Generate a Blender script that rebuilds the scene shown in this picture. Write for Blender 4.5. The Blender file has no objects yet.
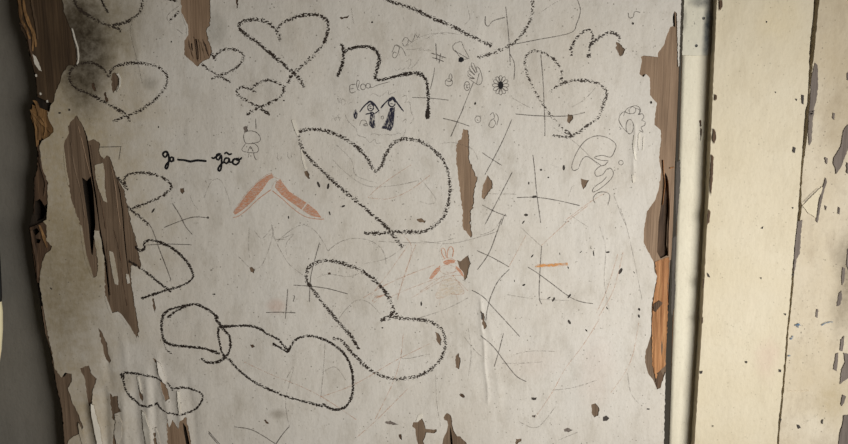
import bpy, math, random
import numpy as np
from mathutils import Vector, Matrix
from mathutils.geometry import delaunay_2d_cdt
from mathutils import noise as mnoise

sc = bpy.context.scene
W, H, F = 848, 444, 612.0
PITCH = math.atan(F / 4808.0)
CAM = Vector((0.0, -0.70, 1.30))

# ------------------------------------------------------------------ camera, world, light, exposure
cd = bpy.data.cameras.new('camera'); cam = bpy.data.objects.new('camera', cd)
sc.collection.objects.link(cam)
cd.sensor_width = 36.0; cd.lens = F / W * 36.0; cd.clip_start = 0.01
cam.location = CAM
cam.rotation_euler = (math.pi / 2 - PITCH, 0, 0)
sc.camera = cam

world = bpy.data.worlds.new('world'); sc.world = world
world.use_nodes = True
bg = world.node_tree.nodes['Background']
bg.inputs[0].default_value = (1.0, 0.86, 0.66, 1); bg.inputs[1].default_value = 0.06

def area(name, loc, target, sx, sy, power, col, spread=180):
    l = bpy.data.lights.new(name, 'AREA'); l.spread = math.radians(spread); l.shape = 'RECTANGLE'; l.size = sx; l.size_y = sy
    l.energy = power; l.color = col
    o = bpy.data.objects.new(name, l); sc.collection.objects.link(o)
    o.location = loc
    o.rotation_euler = (Vector(target) - Vector(loc)).to_track_quat('-Z', 'Y').to_euler()
    return o
area('window_daylight', (0.90, -0.90, 1.08), (0.12, 0.0, 1.10), 0.75, 0.85, 4.9, (1.0, 0.985, 0.95), 72)

vs = sc.view_settings
sc.display_settings.display_device = 'sRGB'
vs.view_transform = 'Standard'; vs.look = 'None'; vs.gamma = 1.0; vs.use_curve_mapping = False
vs.exposure = 0.0

# ------------------------------------------------------------------ pixel -> place
_c, _s = math.cos(PITCH), math.sin(PITCH)
def at(px, py, Y=0.0):
    """point of the vertical plane y = Y seen at photo pixel (px, py)"""
    u = (px - W / 2) / F; v = -(py - H / 2) / F
    d = Vector((u, _c + v * _s, -_s + v * _c))
    t = (Y - CAM.y) / d.y
    return CAM + d * t
def ext(p, py):
    """same world-vertical line carried on to row py"""
    return (424 + (p[0] - 424) * (5030 - py) / (5030 - p[1]), py)
TOP, BOT = -530.0, 1040.0

S0 = 842 / 220.0
TILES = dict(A=(0,0,S0), B=(0,110,S0), C=(0,220,S0), D=(0,328,S0), E=(210,0,S0), F=(210,110,S0), G=(210,220,S0), H=(210,328,S0),
             I=(420,0,S0), J=(420,110,S0), K=(420,220,S0), L=(420,328,S0), M=(628,0,S0), N=(628,110,S0), O=(628,220,S0), P=(628,328,S0),
             D4=(60,0,4.23), WR=(150,135,5.55), OR=(225,165,7.4), RB=(415,235,5.54), FG=(325,70,5.92), FL=(380,20,4.936),
             SP=(480,200,3.7), GD=(560,90,3.55), BL=(40,330,3.894), LP=(60,110,3.7), LQ=(60,225,3.7), BP=(400,390,8.22),
             DD=(240,110,4.93), MH=(270,220,4.24), BR=(460,320,3.58), X=(0,0,1.0))
def T(tile, *pts):
    x0, y0, s = TILES[tile]
    return [(x0 + x / s, y0 + y / s) for x, y in pts]

# ------------------------------------------------------------------ the door's uneven surface (millimetres towards the viewer)
RIDGES = [(92, 1.6, 3.0, 385, 470), (101, -1.4, 3.5, 380, 480), (120, 1.2, 2.5, 388, 470), (134, -0.9, 3.0, 375, 480), (146, 1.3, 2.5, 365, 470),
          (153, -0.8, 2.5, 380, 480), (163, 1.2, 2.2, 350, 430), (176, 1.0, 2.5, 380, 470), (84, -0.8, 3.0, 395, 470), (112, -0.7, 3.0, 340, 400),
          (128, 0.8, 2.5, 330, 375), (188, -0.7, 3.0, 370, 470)]
CRACKRIDGE = [(480, 300, 488, 402, 0.8, 1.6), (478, 18, 480, 100, 0.25, 5.0), (489, 318, 500, 402, .35, 3.0), (131, 10, 140, 66, .3, 2.0), (635, 125, 633, 180, 0.6, 1.5)]
def disp(px, py):
    d = 0.35 * math.sin(px * 0.045 + 1.3 * math.sin(py * 0.011)) * math.sin(py * 0.017 + 0.6)
    d += 1.1 * mnoise.noise(Vector((px * 0.02, py * 0.009, 3.1))) + 0.35 * mnoise.noise(Vector((px * 0.07, py * 0.03, 9.0)))
    if 60 < px < 220 and 320 < py < 520:
        q = px - 0.12 * (py - 390)
        for s, a, w, y0, y1 in RIDGES:
            e = (q - s - 2.0 * math.sin(py * 0.05 + s)) / w
            if abs(e) < 3:
                f = min(1, max(0, (py - y0) / 18.0)) * min(1, max(0, (y1 - py) / 18.0))
                d += 1.7 * a * f * math.exp(-e * e)
    for x0, y0, x1, y1, a, w in CRACKRIDGE:
        if y0 - 8 < py < y1 + 8:
            t = (py - y0) / (y1 - y0)
            e = (px - (x0 + (x1 - x0) * t) - 0.6 * math.sin(py * .15)) / w
            if abs(e) < 3:
                d += a * math.exp(-e * e) * min(1, max(0, (py - y0 + 8) / 10)) * min(1, max(0, (y1 + 8 - py) / 10))
    return d
def on(px, py, off=0.0):
    """point on the door face, off millimetres proud of it"""
    p = at(px, py)
    p.y -= (disp(px, py) + off) * 0.001
    return p

# ------------------------------------------------------------------ materials
def mat(name):
    m = bpy.data.materials.new(name); m.use_nodes = True
    nt = m.node_tree; b = nt.nodes['Principled BSDF']
    return m, nt, b
def N(nt, kind, **kw):
    n = nt.nodes.new(kind)
    for k, v in kw.items():
        if k.startswith('i_'):
            n.inputs[k[2:].replace('_', ' ')].default_value = v
        else:
            setattr(n, k, v)
    return n
def ramp(nt, src, stops):
    r = nt.nodes.new('ShaderNodeValToRGB')
    els = r.color_ramp.elements
    while len(els) < len(stops): els.new(0.5)
    for e, (p, c) in zip(els, stops):
        e.position = p; e.color = (*c, 1) if len(c) == 3 else c
    nt.links.new(src, r.inputs[0])
    return r.outputs[0]
def noise_tex(nt, scale, detail=4, rough=0.55, stretch=(1, 1, 1), off=(0, 0, 0), dist=0.0):
    tc = nt.nodes.new('ShaderNodeNewGeometry')
    mp = N(nt, 'ShaderNodeMapping'); mp.inputs['Scale'].default_value = stretch; mp.inputs['Location'].default_value = off
    nt.links.new(tc.outputs['Position'], mp.inputs[0])
    n = N(nt, 'ShaderNodeTexNoise', i_Scale=scale, i_Detail=detail, i_Roughness=rough, i_Distortion=dist)
    nt.links.new(mp.outputs[0], n.inputs['Vector'])
    return n.outputs['Fac']
def mixc(nt, fac, a, b, mode='MIX'):
    m = N(nt, 'ShaderNodeMix', data_type='RGBA', blend_type=mode)
    for sock, v in ((m.inputs[0], fac), (m.inputs[6], a), (m.inputs[7], b)):
        if hasattr(v, 'links'): nt.links.new(v, sock)
        else: sock.default_value = v if not isinstance(v, tuple) else (*v, 1)
    return m.outputs[2]
def mth(nt, op, a, b=0.5, clamp=False):
    m = N(nt, 'ShaderNodeMath', operation=op, use_clamp=clamp)
    for sock, v in zip(m.inputs, (a, b)):
        if hasattr(v, 'links'): nt.links.new(v, sock)
        else: sock.default_value = v
    return m.outputs[0]
def bump(nt, b, src, strength, dist):
    n = N(nt, 'ShaderNodeBump', i_Strength=strength, i_Distance=dist)
    nt.links.new(src, n.inputs['Height']); nt.links.new(n.outputs[0], b.inputs['Normal'])
def blob(nt, centre, radius, sx=1.0, sz=1.0, wob=0.5):
    """soft stain shape around a point of the door, 1 inside, 0 outside, with a ragged rim"""
    g = nt.nodes.new('ShaderNodeNewGeometry')
    mp = N(nt, 'ShaderNodeMapping'); mp.vector_type = 'POINT'
    mp.inputs['Location'].default_value = (-centre.x / sx, 0, -centre.z / sz); mp.inputs['Scale'].default_value = (1 / sx, 0, 1 / sz)
    nt.links.new(g.outputs['Position'], mp.inputs[0])
    ln = N(nt, 'ShaderNodeVectorMath', operation='LENGTH'); nt.links.new(mp.outputs[0], ln.inputs[0])
    nz = noise_tex(nt, 22, 5, 0.6)
    d = mth(nt, 'ADD', mth(nt, 'DIVIDE', ln.outputs['Value'], radius), mth(nt, 'MULTIPLY', mth(nt, 'SUBTRACT', nz, 0.5), wob * 2))
    mr = N(nt, 'ShaderNodeMapRange', interpolation_type='SMOOTHSTEP'); mr.inputs[1].default_value = 1.15; mr.inputs[2].default_value = 0.2
    nt.links.new(d, mr.inputs[0])
    return mr.outputs[0]

def paint_material(name, base, dirt, yellow, stains=(), speck=0.5, grime=0.5):
    m, nt, b = mat(name)
    big = noise_tex(nt, 9, 6, 0.6)
    c = mixc(nt, ramp(nt, big, [(0.35, (0, 0, 0)), (0.72, (1, 1, 1))]), base, yellow)
    med = noise_tex(nt, 38, 8, 0.68, (1, 1, 0.55), (3, 1, 7))
    f = mth(nt, 'MULTIPLY', ramp(nt, med, [(0.50, (0, 0, 0)), (0.80, (1, 1, 1))]), grime)
    c = mixc(nt, f, c, dirt)
    fine = noise_tex(nt, 420, 3, 0.6, (1, 1, 0.7), (1, 5, 2))
    f = mth(nt, 'MULTIPLY', ramp(nt, fine, [(0.64, (0, 0, 0)), (0.74, (1, 1, 1))]), mth(nt, 'MULTIPLY', ramp(nt, noise_tex(nt, 26, 3, .6, off=(4, 4, 4)), [(0.42, (0, 0, 0)), (0.62, (1, 1, 1))]), speck))
    c = mixc(nt, f, c, tuple(x * 0.35 for x in dirt))
    mot = noise_tex(nt, 170, 5, 0.7, off=(6, 1, 3))
    c = mixc(nt, mth(nt, 'MULTIPLY', ramp(nt, mot, [(0.52, (0, 0, 0)), (0.70, (1, 1, 1))]), 0.22), c, dirt)
    for cen, rad, sx, sz, col, amount in stains:
        f = mth(nt, 'MULTIPLY', blob(nt, cen, rad, sx, sz), amount)
        f = mth(nt, 'MULTIPLY', f, ramp(nt, noise_tex(nt, 120, 6, 0.7, off=(9, 2, 4)), [(0.3, (0.55,) * 3), (0.65, (1, 1, 1))]))
        c = mixc(nt, f, c, col)
    nt.links.new(c, b.inputs['Base Color'])
    b.inputs['Roughness'].default_value = 0.62; b.inputs['Specular IOR Level'].default_value = 0.25
    vor = N(nt, 'ShaderNodeTexVoronoi', i_Scale=190.0); gg = nt.nodes.new('ShaderNodeNewGeometry'); nt.links.new(gg.outputs['Position'], vor.inputs['Vector'])
    dots = mth(nt, 'MULTIPLY', ramp(nt, vor.outputs['Distance'], [(0.10, (1, 1, 1)), (0.19, (0, 0, 0))]), ramp(nt, noise_tex(nt, 75, 3, 0.6, off=(7, 7, 7)), [(0.50, (0, 0, 0)), (0.60, (1, 1, 1))]))
    c = mixc(nt, mth(nt, 'MULTIPLY', dots, min(0.8, speck)), c, tuple(x * 0.40 for x in dirt))
    nt.links.new(c, b.inputs['Base Color'])
    h = mth(nt, 'ADD', mth(nt, 'MULTIPLY', noise_tex(nt, 42, 4, 0.55, (1.3, 1, 0.6)), 1.0), mth(nt, 'MULTIPLY', noise_tex(nt, 300, 3, 0.5), 0.22))
    bump(nt, b, h, 0.32, 0.003)
    return m

def wood_material(name, light, dark, scale=1.0, rough=0.75, streak=1.0):
    m, nt, b = mat(name)
    g1 = noise_tex(nt, 60 * scale, 6, 0.65, (3.2, 1, 0.13), dist=0.3)
    g2 = noise_tex(nt, 260 * scale, 4, 0.6, (2.2, 1, 0.06))
    c = mixc(nt, ramp(nt, g1, [(0.3, (0, 0, 0)), (0.7, (1, 1, 1))]), light, dark)
    c = mixc(nt, mth(nt, 'MULTIPLY', ramp(nt, g2, [(0.5, (0, 0, 0)), (0.75, (1, 1, 1))]), 0.55 * streak), c, tuple(x * 0.45 for x in dark))
    nt.links.new(c, b.inputs['Base Color'])
    b.inputs['Roughness'].default_value = rough; b.inputs['Specular IOR Level'].default_value = 0.2
    blot = noise_tex(nt, 34 * scale, 4, 0.6, (1.3, 1, 0.35), (5, 5, 5))
    c = mixc(nt, mth(nt, 'MULTIPLY', ramp(nt, blot, [(0.45, (0, 0, 0)), (0.7, (1, 1, 1))]), 0.5), c, tuple(x * 0.7 for x in dark))
    nt.links.new(c, b.inputs['Base Color'])
    bump(nt, b, mth(nt, 'ADD', g1, mth(nt, 'MULTIPLY', g2, 0.5)), 0.5, 0.0015)
    return m

def mark_material(name, col, density, edge, grain, lo=0.0, hi=1.0, soft=0.12, squash=(1, 1, 1), rough=0.6):
    """wax, ink or graphite that skips over the tooth of the paint: covers fully, leaves gaps"""
    m, nt, b = mat(name)
    b.inputs['Base Color'].default_value = (*col, 1); b.inputs['Roughness'].default_value = rough
    b.inputs['Specular IOR Level'].default_value = 0.2
    uv = N(nt, 'ShaderNodeUVMap', uv_map='stroke'); sp = nt.nodes.new('ShaderNodeSeparateXYZ'); nt.links.new(uv.outputs[0], sp.inputs[0])
    v2 = mth(nt, 'MULTIPLY', sp.outputs[0], sp.outputs[0])
    g = nt.nodes.new('ShaderNodeNewGeometry')
    mp = N(nt, 'ShaderNodeMapping'); mp.inputs['Rotation'].default_value = (0, 0.7, 0); mp.inputs['Scale'].default_value = squash
    nt.links.new(g.outputs['Position'], mp.inputs[0])
    gn = N(nt, 'ShaderNodeTexNoise', i_Scale=grain, i_Detail=1.5, i_Roughness=0.6); nt.links.new(mp.outputs[0], gn.inputs['Vector'])
    nz = mth(nt, 'ADD', mth(nt, 'MULTIPLY', gn.outputs['Fac'], 0.8), mth(nt, 'MULTIPLY', noise_tex(nt, 32, 2, 0.5, off=(2, 2, 2)), 0.2))
    val = mth(nt, 'ADD', mth(nt, 'SUBTRACT', nz, mth(nt, 'MULTIPLY', v2, edge)), density)
    mr = N(nt, 'ShaderNodeMapRange', interpolation_type='SMOOTHSTEP')
    for i, x in ((1, 0.5 - soft), (2, 0.5 + soft), (3, lo), (4, hi)): mr.inputs[i].default_value = x
    nt.links.new(val, mr.inputs[0]); nt.links.new(mr.outputs[0], b.inputs['Alpha'])
    return m

pt = lambda px, py: at(px, py)
SOOT_AND_TINTS = [(pt(40, 150), 0.20, 0.8, 1.5, (0.36, 0.285, 0.165), 0.85),  # this and the next: broad tints, yellower and darker towards the left edge
        (pt(45, 420), 0.13, 1.0, 1.0, (0.34, 0.265, 0.155), 0.7),
        (pt(72, 28), 0.030, 0.6, 1.6, (0.045, 0.028, 0.015), 0.9),
        (pt(108, 22), 0.062, 1.0, 1.0, (0.16, 0.125, 0.065), 0.62),
        (pt(80, 90), 0.035, 1.0, 1.2, (0.10, 0.08, 0.05), 0.5),
        (pt(66, 285), 0.075, 0.8, 1.5, (0.20, 0.155, 0.085), 0.7),
        (pt(150, 83), 0.012, 1.0, 0.8, (0.18, 0.16, 0.12), 0.5),
        (pt(215, 28), 0.020, 0.8, 1.4, (0.20, 0.19, 0.16), 0.45),
        (pt(276, 306), 0.012, 1.2, 0.9, (0.40, 0.20, 0.13), 0.4),
        (pt(278, 414), 0.010, 1.3, 0.8, (0.20, 0.17, 0.13), 0.55),
        (pt(596, 368), 0.040, 0.7, 1.4, (0.42, 0.30, 0.24), 0.22),
        (pt(535, 362), 0.035, 1.4, 0.7, (0.45, 0.33, 0.26), 0.18),
        (pt(83, 48), 0.062, 0.62, 1.35, (0.030, 0.021, 0.012), 0.95)]
M_paint = paint_material('door_paint', (0.545, 0.512, 0.462), (0.30, 0.26, 0.20), (0.505, 0.462, 0.40), SOOT_AND_TINTS, 0.95, 0.6)
M_cream = paint_material('cream_paint', (0.575, 0.51, 0.385), (0.40, 0.33, 0.22), (0.54, 0.465, 0.325),
                         [(pt(763, 355), 0.022, 0.8, 1.4, (0.50, 0.34, 0.28), 0.4), (pt(775, 20), 0.03, 1, 1, (0.55, 0.44, 0.24), .3)], 0.4, 0.4)
M_stained = paint_material('stained_cream_paint', (0.56, 0.495, 0.385), (0.28, 0.22, 0.15), (0.47, 0.39, 0.265),
                           [(pt(842, 275), 0.045, 0.5, 1.6, (0.15, 0.115, 0.07), 0.8), (pt(828, 395), 0.035, 0.8, 1.0, (0.36, 0.28, 0.15), 0.6),
                            (pt(835, 120), 0.05, 0.5, 1.8, (0.33, 0.26, 0.16), 0.6), (pt(826, 30), 0.05, 0.7, 1.5, (0.42, 0.34, 0.22), 0.5)], 0.7, 0.7)
M_post = paint_material('post_paint', (0.64, 0.595, 0.475), (0.40, 0.35, 0.26), (0.60, 0.545, 0.42), (), 0.35, 0.3)
M_plate = paint_material('worn_plate_paint', (0.58, 0.545, 0.44), (0.33, 0.32, 0.28), (0.50, 0.475, 0.39),
                         [(pt(707, 30), 0.014, 0.45, 3.2, (0.035, 0.045, 0.055), 0.95), (pt(700, 2), 0.016, 1.1, 0.5, (0.09, 0.09, 0.085), 0.85),
                          (pt(684, 20), 0.006, 0.5, 3.0, (0.12, 0.11, 0.09), 0.6)], 0.9, 0.6)
M_wood = wood_material('bare_ply', (0.205, 0.142, 0.094), (0.110, 0.072, 0.045))
M_woodpale = wood_material('pale_ply', (0.285, 0.195, 0.128), (0.185, 0.120, 0.075))
M_wooddark = wood_material('sooty_wood', (0.105, 0.066, 0.036), (0.034, 0.021, 0.012), 0.8)
M_splinter = wood_material('splintered_wood', (0.30, 0.165, 0.065), (0.07, 0.036, 0.014), 1.4)
M_orange = wood_material('fresh_orange_wood', (0.52, 0.27, 0.12), (0.22, 0.085, 0.03), 1.5)
M_rot = wood_material('rotted_wood', (0.135, 0.080, 0.046), (0.035, 0.021, 0.013), 1.2)
M_core = wood_material('dark_core', (0.030, 0.021, 0.014), (0.010, 0.007, 0.005))
M_grey = wood_material('grey_bare_board', (0.21, 0.175, 0.15), (0.125, 0.10, 0.085), 1.2)
M_greydark = wood_material('dark_grey_wood', (0.11, 0.095, 0.08), (0.05, 0.042, 0.036), 1.2)
M_backing = wood_material('dark_backing', (0.02, 0.018, 0.016), (0.008, 0.007, 0.006))
M_pitch, _nt, _b = mat('dark_speck'); _b.inputs['Base Color'].default_value = (0.035, 0.026, 0.020, 1); _b.inputs['Roughness'].default_value = 0.8
M_crayon = mark_material('black_crayon', (0.034, 0.024, 0.018), 0.030, 0.17, 560, soft=0.03, squash=(0.8, 1, 1.25), rough=0.5)
M_crayonfirm = mark_material('pressed_black_crayon', (0.024, 0.017, 0.013), 0.085, 0.22, 600, soft=0.035, squash=(0.8, 1, 1.25), rough=0.5)
M_crayonpale = mark_material('light_black_crayon', (0.040, 0.029, 0.021), 0.0, 0.14, 560, soft=0.03, squash=(0.8, 1, 1.25))
M_ink = mark_material('black_ink', (0.008, 0.007, 0.008), 0.45, 0.35, 500, soft=0.1)
M_inkblue = mark_material('blue_black_ink', (0.018, 0.017, 0.032), 0.04, 0.12, 430, 0.15, 1.0, soft=0.07, squash=(1.7, 1, 0.5))
M_inkline = mark_material('ink_line', (0.018, 0.017, 0.030), 0.16, 0.2, 430, 0.1, 0.95, soft=0.12)
M_pencil = mark_material('pencil', (0.075, 0.060, 0.052), 0.12, 0.2, 420, 0.10, 0.70, soft=0.2)
M_pencilfaint = mark_material('faint_pencil', (0.15, 0.125, 0.105), 0.03, 0.2, 260, 0.0, 0.40, soft=0.22)
M_redpencil = mark_material('orange_pencil', (0.56, 0.225, 0.105), 0.0, 0.1, 430, 0.30, 0.66, soft=0.14, squash=(0.6, 1, 1.9))
M_faintred = mark_material('faint_orange_pencil', (0.50, 0.24, 0.13), 0.02, 0.2, 260, 0.02, 0.42, soft=0.22)
M_yellowpencil = mark_material('yellow_pencil', (0.60, 0.40, 0.20), -0.05, 0.1, 330, 0.0, 0.28, soft=0.2, squash=(0.6, 1, 1.9))
M_orangewax = mark_material('orange_wax', (0.60, 0.27, 0.08), 0.04, 0.2, 480, 0.15, 0.85, soft=0.12, squash=(0.5, 1, 1.2))
M_blue = mark_material('blue_paint_dab', (0.06, 0.12, 0.20), 0.10, 0.2, 500, 0.0, 0.9)
M_whiteflake = paint_material('bright_paint', (0.62, 0.585, 0.51), (0.46, 0.41, 0.33), (0.58, 0.53, 0.45), (), 0.1, 0.2)

def plain(name, col, rough=0.6):
    m, nt, b = mat(name)
    c = mixc(nt, noise_tex(nt, 18, 5, 0.6), tuple(x * 0.86 for x in col), tuple(min(1, x * 1.12) for x in col))
    nt.links.new(c, b.inputs['Base Color']); b.inputs['Roughness'].default_value = rough
    return m
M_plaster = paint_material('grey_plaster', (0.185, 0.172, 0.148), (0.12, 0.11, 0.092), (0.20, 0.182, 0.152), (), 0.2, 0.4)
M_floor = plain('floor_boards', (0.22, 0.17, 0.12))
M_vessel = plain('cream_glaze', (0.80, 0.70, 0.45), 0.4)
M_black = plain('black_enamel', (0.012, 0.011, 0.010), 0.5)
M_screw = plain('dark_screw', (0.03, 0.028, 0.026), 0.5)

# ------------------------------------------------------------------ mesh helpers
def link(name, verts, faces, material, parent=None, smooth=False, uvs=None, label=None):
    me = bpy.data.meshes.new(name)
    me.from_pydata([tuple(v) for v in verts], [], faces)
    if uvs is not None:
        ul = me.uv_layers.new(name='stroke')
        flat = np.empty((len(me.loops), 2), dtype=np.float32)
        idx = np.empty(len(me.loops), dtype=np.int32); me.loops.foreach_get('vertex_index', idx)
        flat[:] = np.asarray(uvs, dtype=np.float32)[idx]
        ul.data.foreach_set('uv', flat.ravel())
    if smooth:
        me.polygons.foreach_set('use_smooth', [True] * len(me.polygons))
    me.materials.append(material)
    o = bpy.data.objects.new(name, me); sc.collection.objects.link(o)
    if parent is not None:
        o.parent = parent; o.matrix_parent_inverse = parent.matrix_world.inverted()
    if label: o['label'] = label
    me.update()
    return o
def empty(name, loc, label=None, cat=None, kind=None):
    o = bpy.data.objects.new(name, None); sc.collection.objects.link(o)
    o.location = loc; o.empty_display_size = 0.05
    o.matrix_world = Matrix.Translation(loc)
    if label: o['label'] = label
    if cat: o['category'] = cat
    if kind: o['kind'] = kind
    return o
def box(name, x0, x1, y0, y1, z0, z1, material, parent=None, label=None):
    v = [(x, y, z) for x in (x0, x1) for y in (y0, y1) for z in (z0, z1)]
    f = [(0, 1, 3, 2), (4, 6, 7, 5), (0, 4, 5, 1), (2, 3, 7, 6), (0, 2, 6, 4), (1, 5, 7, 3)]
    return link(name, v, f, material, parent, label=label)

def inside(pts, poly):
    """pts (n,2) in polygon, even-odd"""
    x, y = pts[:, 0], pts[:, 1]; r = np.zeros(len(pts), bool)
    q = np.asarray(poly); a = q; b = np.roll(q, -1, 0)
    for (x0, y0), (x1, y1) in zip(a, b):
        if y0 == y1: continue
        c = ((y0 > y) != (y1 > y)) & (x < (x1 - x0) * (y - y0) / (y1 - y0) + x0)
        r ^= c
    return r
def jag(poly, step=2.0, amp=0.55, seed=1, closed=True):
    """break every side of a traced outline into short ragged bits"""
    rnd = random.Random(seed); out = []
    n = len(poly)
    for i in range(n if closed else n - 1):
        a, b = poly[i], poly[(i + 1) % n]
        L = math.hypot(b[0] - a[0], b[1] - a[1]); k = max(1, int(L / step))
        nx, ny = (-(b[1] - a[1]) / L, (b[0] - a[0]) / L) if L else (0, 0)
        ph = rnd.uniform(0, 99)
        for j in range(k):
            t = j / k
            d = 0 if j == 0 else amp * (1.5 * mnoise.noise(Vector((ph + t * L * 0.35, 0, seed))) + rnd.uniform(-.45, .45))
            out.append((a[0] + (b[0] - a[0]) * t + nx * d, a[1] + (b[1] - a[1]) * t + ny * d))
    if not closed: out.append(poly[-1])
    return out
def area2(p):
    return sum(p[i][0] * p[(i + 1) % len(p)][1] - p[(i + 1) % len(p)][0] * p[i][1] for i in range(len(p)))
def grow(poly, d):
    """the outline moved d pixels outwards"""
    n = len(poly); sg = 1 if area2(poly) > 0 else -1; out = []
    for i in range(n):
        a, b, c = poly[i - 1], poly[i], poly[(i + 1) % n]
        e1 = Vector((b[0] - a[0], b[1] - a[1])); e2 = Vector((c[0] - b[0], c[1] - b[1]))
        if e1.length < 1e-6 or e2.length < 1e-6: out.append(b); continue
        m = (Vector((e1.y, -e1.x)).normalized() + Vector((e2.y, -e2.x)).normalized())
        if m.length < 0.2: out.append(b); continue
        m = m.normalized() * d * sg
        out.append((b[0] + m.x, b[1] + m.y))
    return out
def sheet(name, outer, holes, put, thick, material, parent=None, loose=(), label=None, smooth=True, put_back=None):
    """a slab whose front follows put(px, py); outline and holes are traced outlines; loose: extra points for its unevenness"""
    vs_, es = [], []
    for loop in (outer, *holes):
        k = len(vs_); n = len(loop)
        vs_ += [Vector(p) for p in loop]; es += [(k + i, k + (i + 1) % n) for i in range(n)]
    if len(loose):
        L = np.asarray(loose); ok = inside(L, outer)
        for h in holes: ok &= ~inside(L, h)
        vs_ += [Vector(p) for p in L[ok]]
    V, E, Fc, *_ = delaunay_2d_cdt(vs_, es, [], 0, 1e-4)
    P = np.array([(v.x, v.y) for v in V])
    tri = np.array([f for f in Fc if len(f) == 3])
    cen = P[tri].mean(1)
    keep = inside(cen, outer)
    for h in holes: keep &= ~inside(cen, h)
    tri = tri[keep]
    used = np.unique(tri); remap = {int(u): i for i, u in enumerate(used)}
    front = [put(*P[u]) for u in used]; n = len(front)
    back = [(p + Vector((0, thick, 0))) for p in front] if put_back is None else [put_back(*P[u]) for u in used]
    faces, edge = [], {}
    for t in tri:
        a, b, c = (remap[int(i)] for i in t)
        pa, pb, pc = front[a], front[b], front[c]
        if (pb - pa).cross(pc - pa).y > 0: b, c = c, b
        faces.append((a, b, c))
        for e in ((a, b), (b, c), (c, a)): edge[e] = edge.get(e, 0) + 1
    nf = len(faces)
    bd = [e for e in edge if (e[1], e[0]) not in edge]
    verts = front + back
    # rim: its own ring of points so that the front keeps a crisp edge
    ring = {}
    for a, b in bd:
        for q in (a, b):
            if q not in ring:
                ring[q] = len(verts); verts.append(front[q].copy())
    for a, b in bd: faces.append((ring[b], ring[a], n + a, n + b))
    faces += [(c + n, b + n, a + n) for a, b, c in faces[:nf]]
    return link(name, verts, faces, material, parent, smooth=smooth, label=label)

def spline(pts, step=1.3):
    if len(pts) == 2:
        a, b = pts; L = max(2, int(math.dist(a, b) / step))
        return [(a[0] + (b[0] - a[0]) * i / L, a[1] + (b[1] - a[1]) * i / L) for i in range(L + 1)]
    P = [pts[0]] + list(pts) + [pts[-1]]
    if math.dist(pts[0], pts[-1]) < 0.3: P[0] = pts[-2]; P[-1] = pts[1]
    out = []
    for i in range(1, len(P) - 2):
        p0, p1, p2, p3 = P[i - 1:i + 3]
        k = max(2, int(math.dist(p1, p2) / step))
        for j in range(k):
            t = j / k
            out.append(tuple(0.5 * ((2 * p1[c]) + (-p0[c] + p2[c]) * t + (2 * p0[c] - 5 * p1[c] + 4 * p2[c] - p3[c]) * t * t + (-p0[c] + 3 * p1[c] - 3 * p2[c] + p3[c]) * t ** 3) for c in (0, 1)))
    out.append(tuple(pts[-1]))
    return out
LAY = [0]
def stroke_mesh(pts, w, step=1.3, wob=0.18, lift=0.05, high=0.16, cols=3, put=on):
    c = spline(pts, step); n = len(c); LAY[0] += 1
    lift += (LAY[0] % 40) * 0.006
    vs_, uv, fs = [], [], []
    seed = LAY[0] * 3.7; u = 0
    for i, p in enumerate(c):
        a, b = c[max(0, i - 1)], c[min(n - 1, i + 1)]
        dx, dy = b[0] - a[0], b[1] - a[1]; L = math.hypot(dx, dy) or 1
        nx, ny = -dy / L, dx / L
        ww = w * 0.5 * (1 + wob * 2 * mnoise.noise(Vector((seed, i * 0.16, 0))))
        e = min(i, n - 1 - i)
        if e == 0: ww *= 0.55
        if i: u += math.dist(p, c[i - 1])
        for k in range(cols):
            v = -1 + 2 * k / (cols - 1)
            vs_.append(put(p[0] + nx * ww * v, p[1] + ny * ww * v, lift + high * (1 - v * v))); uv.append((v, u))
    for i in range(n - 1):
        for k in range(cols - 1):
            a = i * cols + k; fs.append((a, a + cols, a + cols + 1, a + 1))
    return vs_, fs, uv
def fill_mesh(poly, lift=0.05, put=on):
    LAY[0] += 1; lift += (LAY[0] % 40) * 0.006
    V, E, Fc, *_ = delaunay_2d_cdt([Vector(p) for p in poly], [(i, (i + 1) % len(poly)) for i in range(len(poly))], [], 1, 1e-4)
    return [put(v.x, v.y, lift) for v in V], [tuple(f) for f in Fc], [(0.0, 0.0)] * len(V)
def gather(meshes):
    vs_, fs, uv = [], [], []
    for v, f, u in meshes:
        k = len(vs_); vs_ += v; uv += u; fs += [tuple(i + k for i in q) for q in f]
    # face the viewer
    out = []
    for q in fs:
        a, b, c = vs_[q[0]], vs_[q[1]], vs_[q[2]]
        out.append(tuple(reversed(q)) if (b - a).cross(c - a).y > 0 else q)
    return vs_, out, uv
def ell(cx, cy, rx, ry, n=14, turn=0.0, a0=0.0, a1=2 * math.pi):
    r = []
    for i in range(n + 1):
        a = a0 + (a1 - a0) * i / n; x, y = rx * math.cos(a), ry * math.sin(a)
        r.append((cx + x * math.cos(turn) - y * math.sin(turn), cy + x * math.sin(turn) + y * math.cos(turn)))
    return r
def drawing(name, strokes, material, w, label=None, parent=None, fills=(), cols=3, put=on, wob=0.18):
    ms = [stroke_mesh(s, w, cols=cols, put=put, wob=wob, high=0.12 if cols > 2 else 0) for s in strokes] + [fill_mesh(f, put=put) for f in fills]
    v, f, u = gather(ms)
    return link(name, v, f, material, parent or door, smooth=True, uvs=u, label=label)

# ------------------------------------------------------------------ the setting
FLOOR = box('floor', -1.4, 1.4, -1.9, 0.3, -0.05, 0.0, M_floor)
FLOOR['kind'] = 'structure'; FLOOR['label'] = 'brown board floor at the foot of the door'; FLOOR['category'] = 'floor'
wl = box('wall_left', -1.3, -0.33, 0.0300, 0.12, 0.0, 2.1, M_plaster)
wl['kind'] = 'structure'; wl['label'] = 'grey plaster wall in shadow behind the splintered door edge'; wl['category'] = 'wall'

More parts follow.
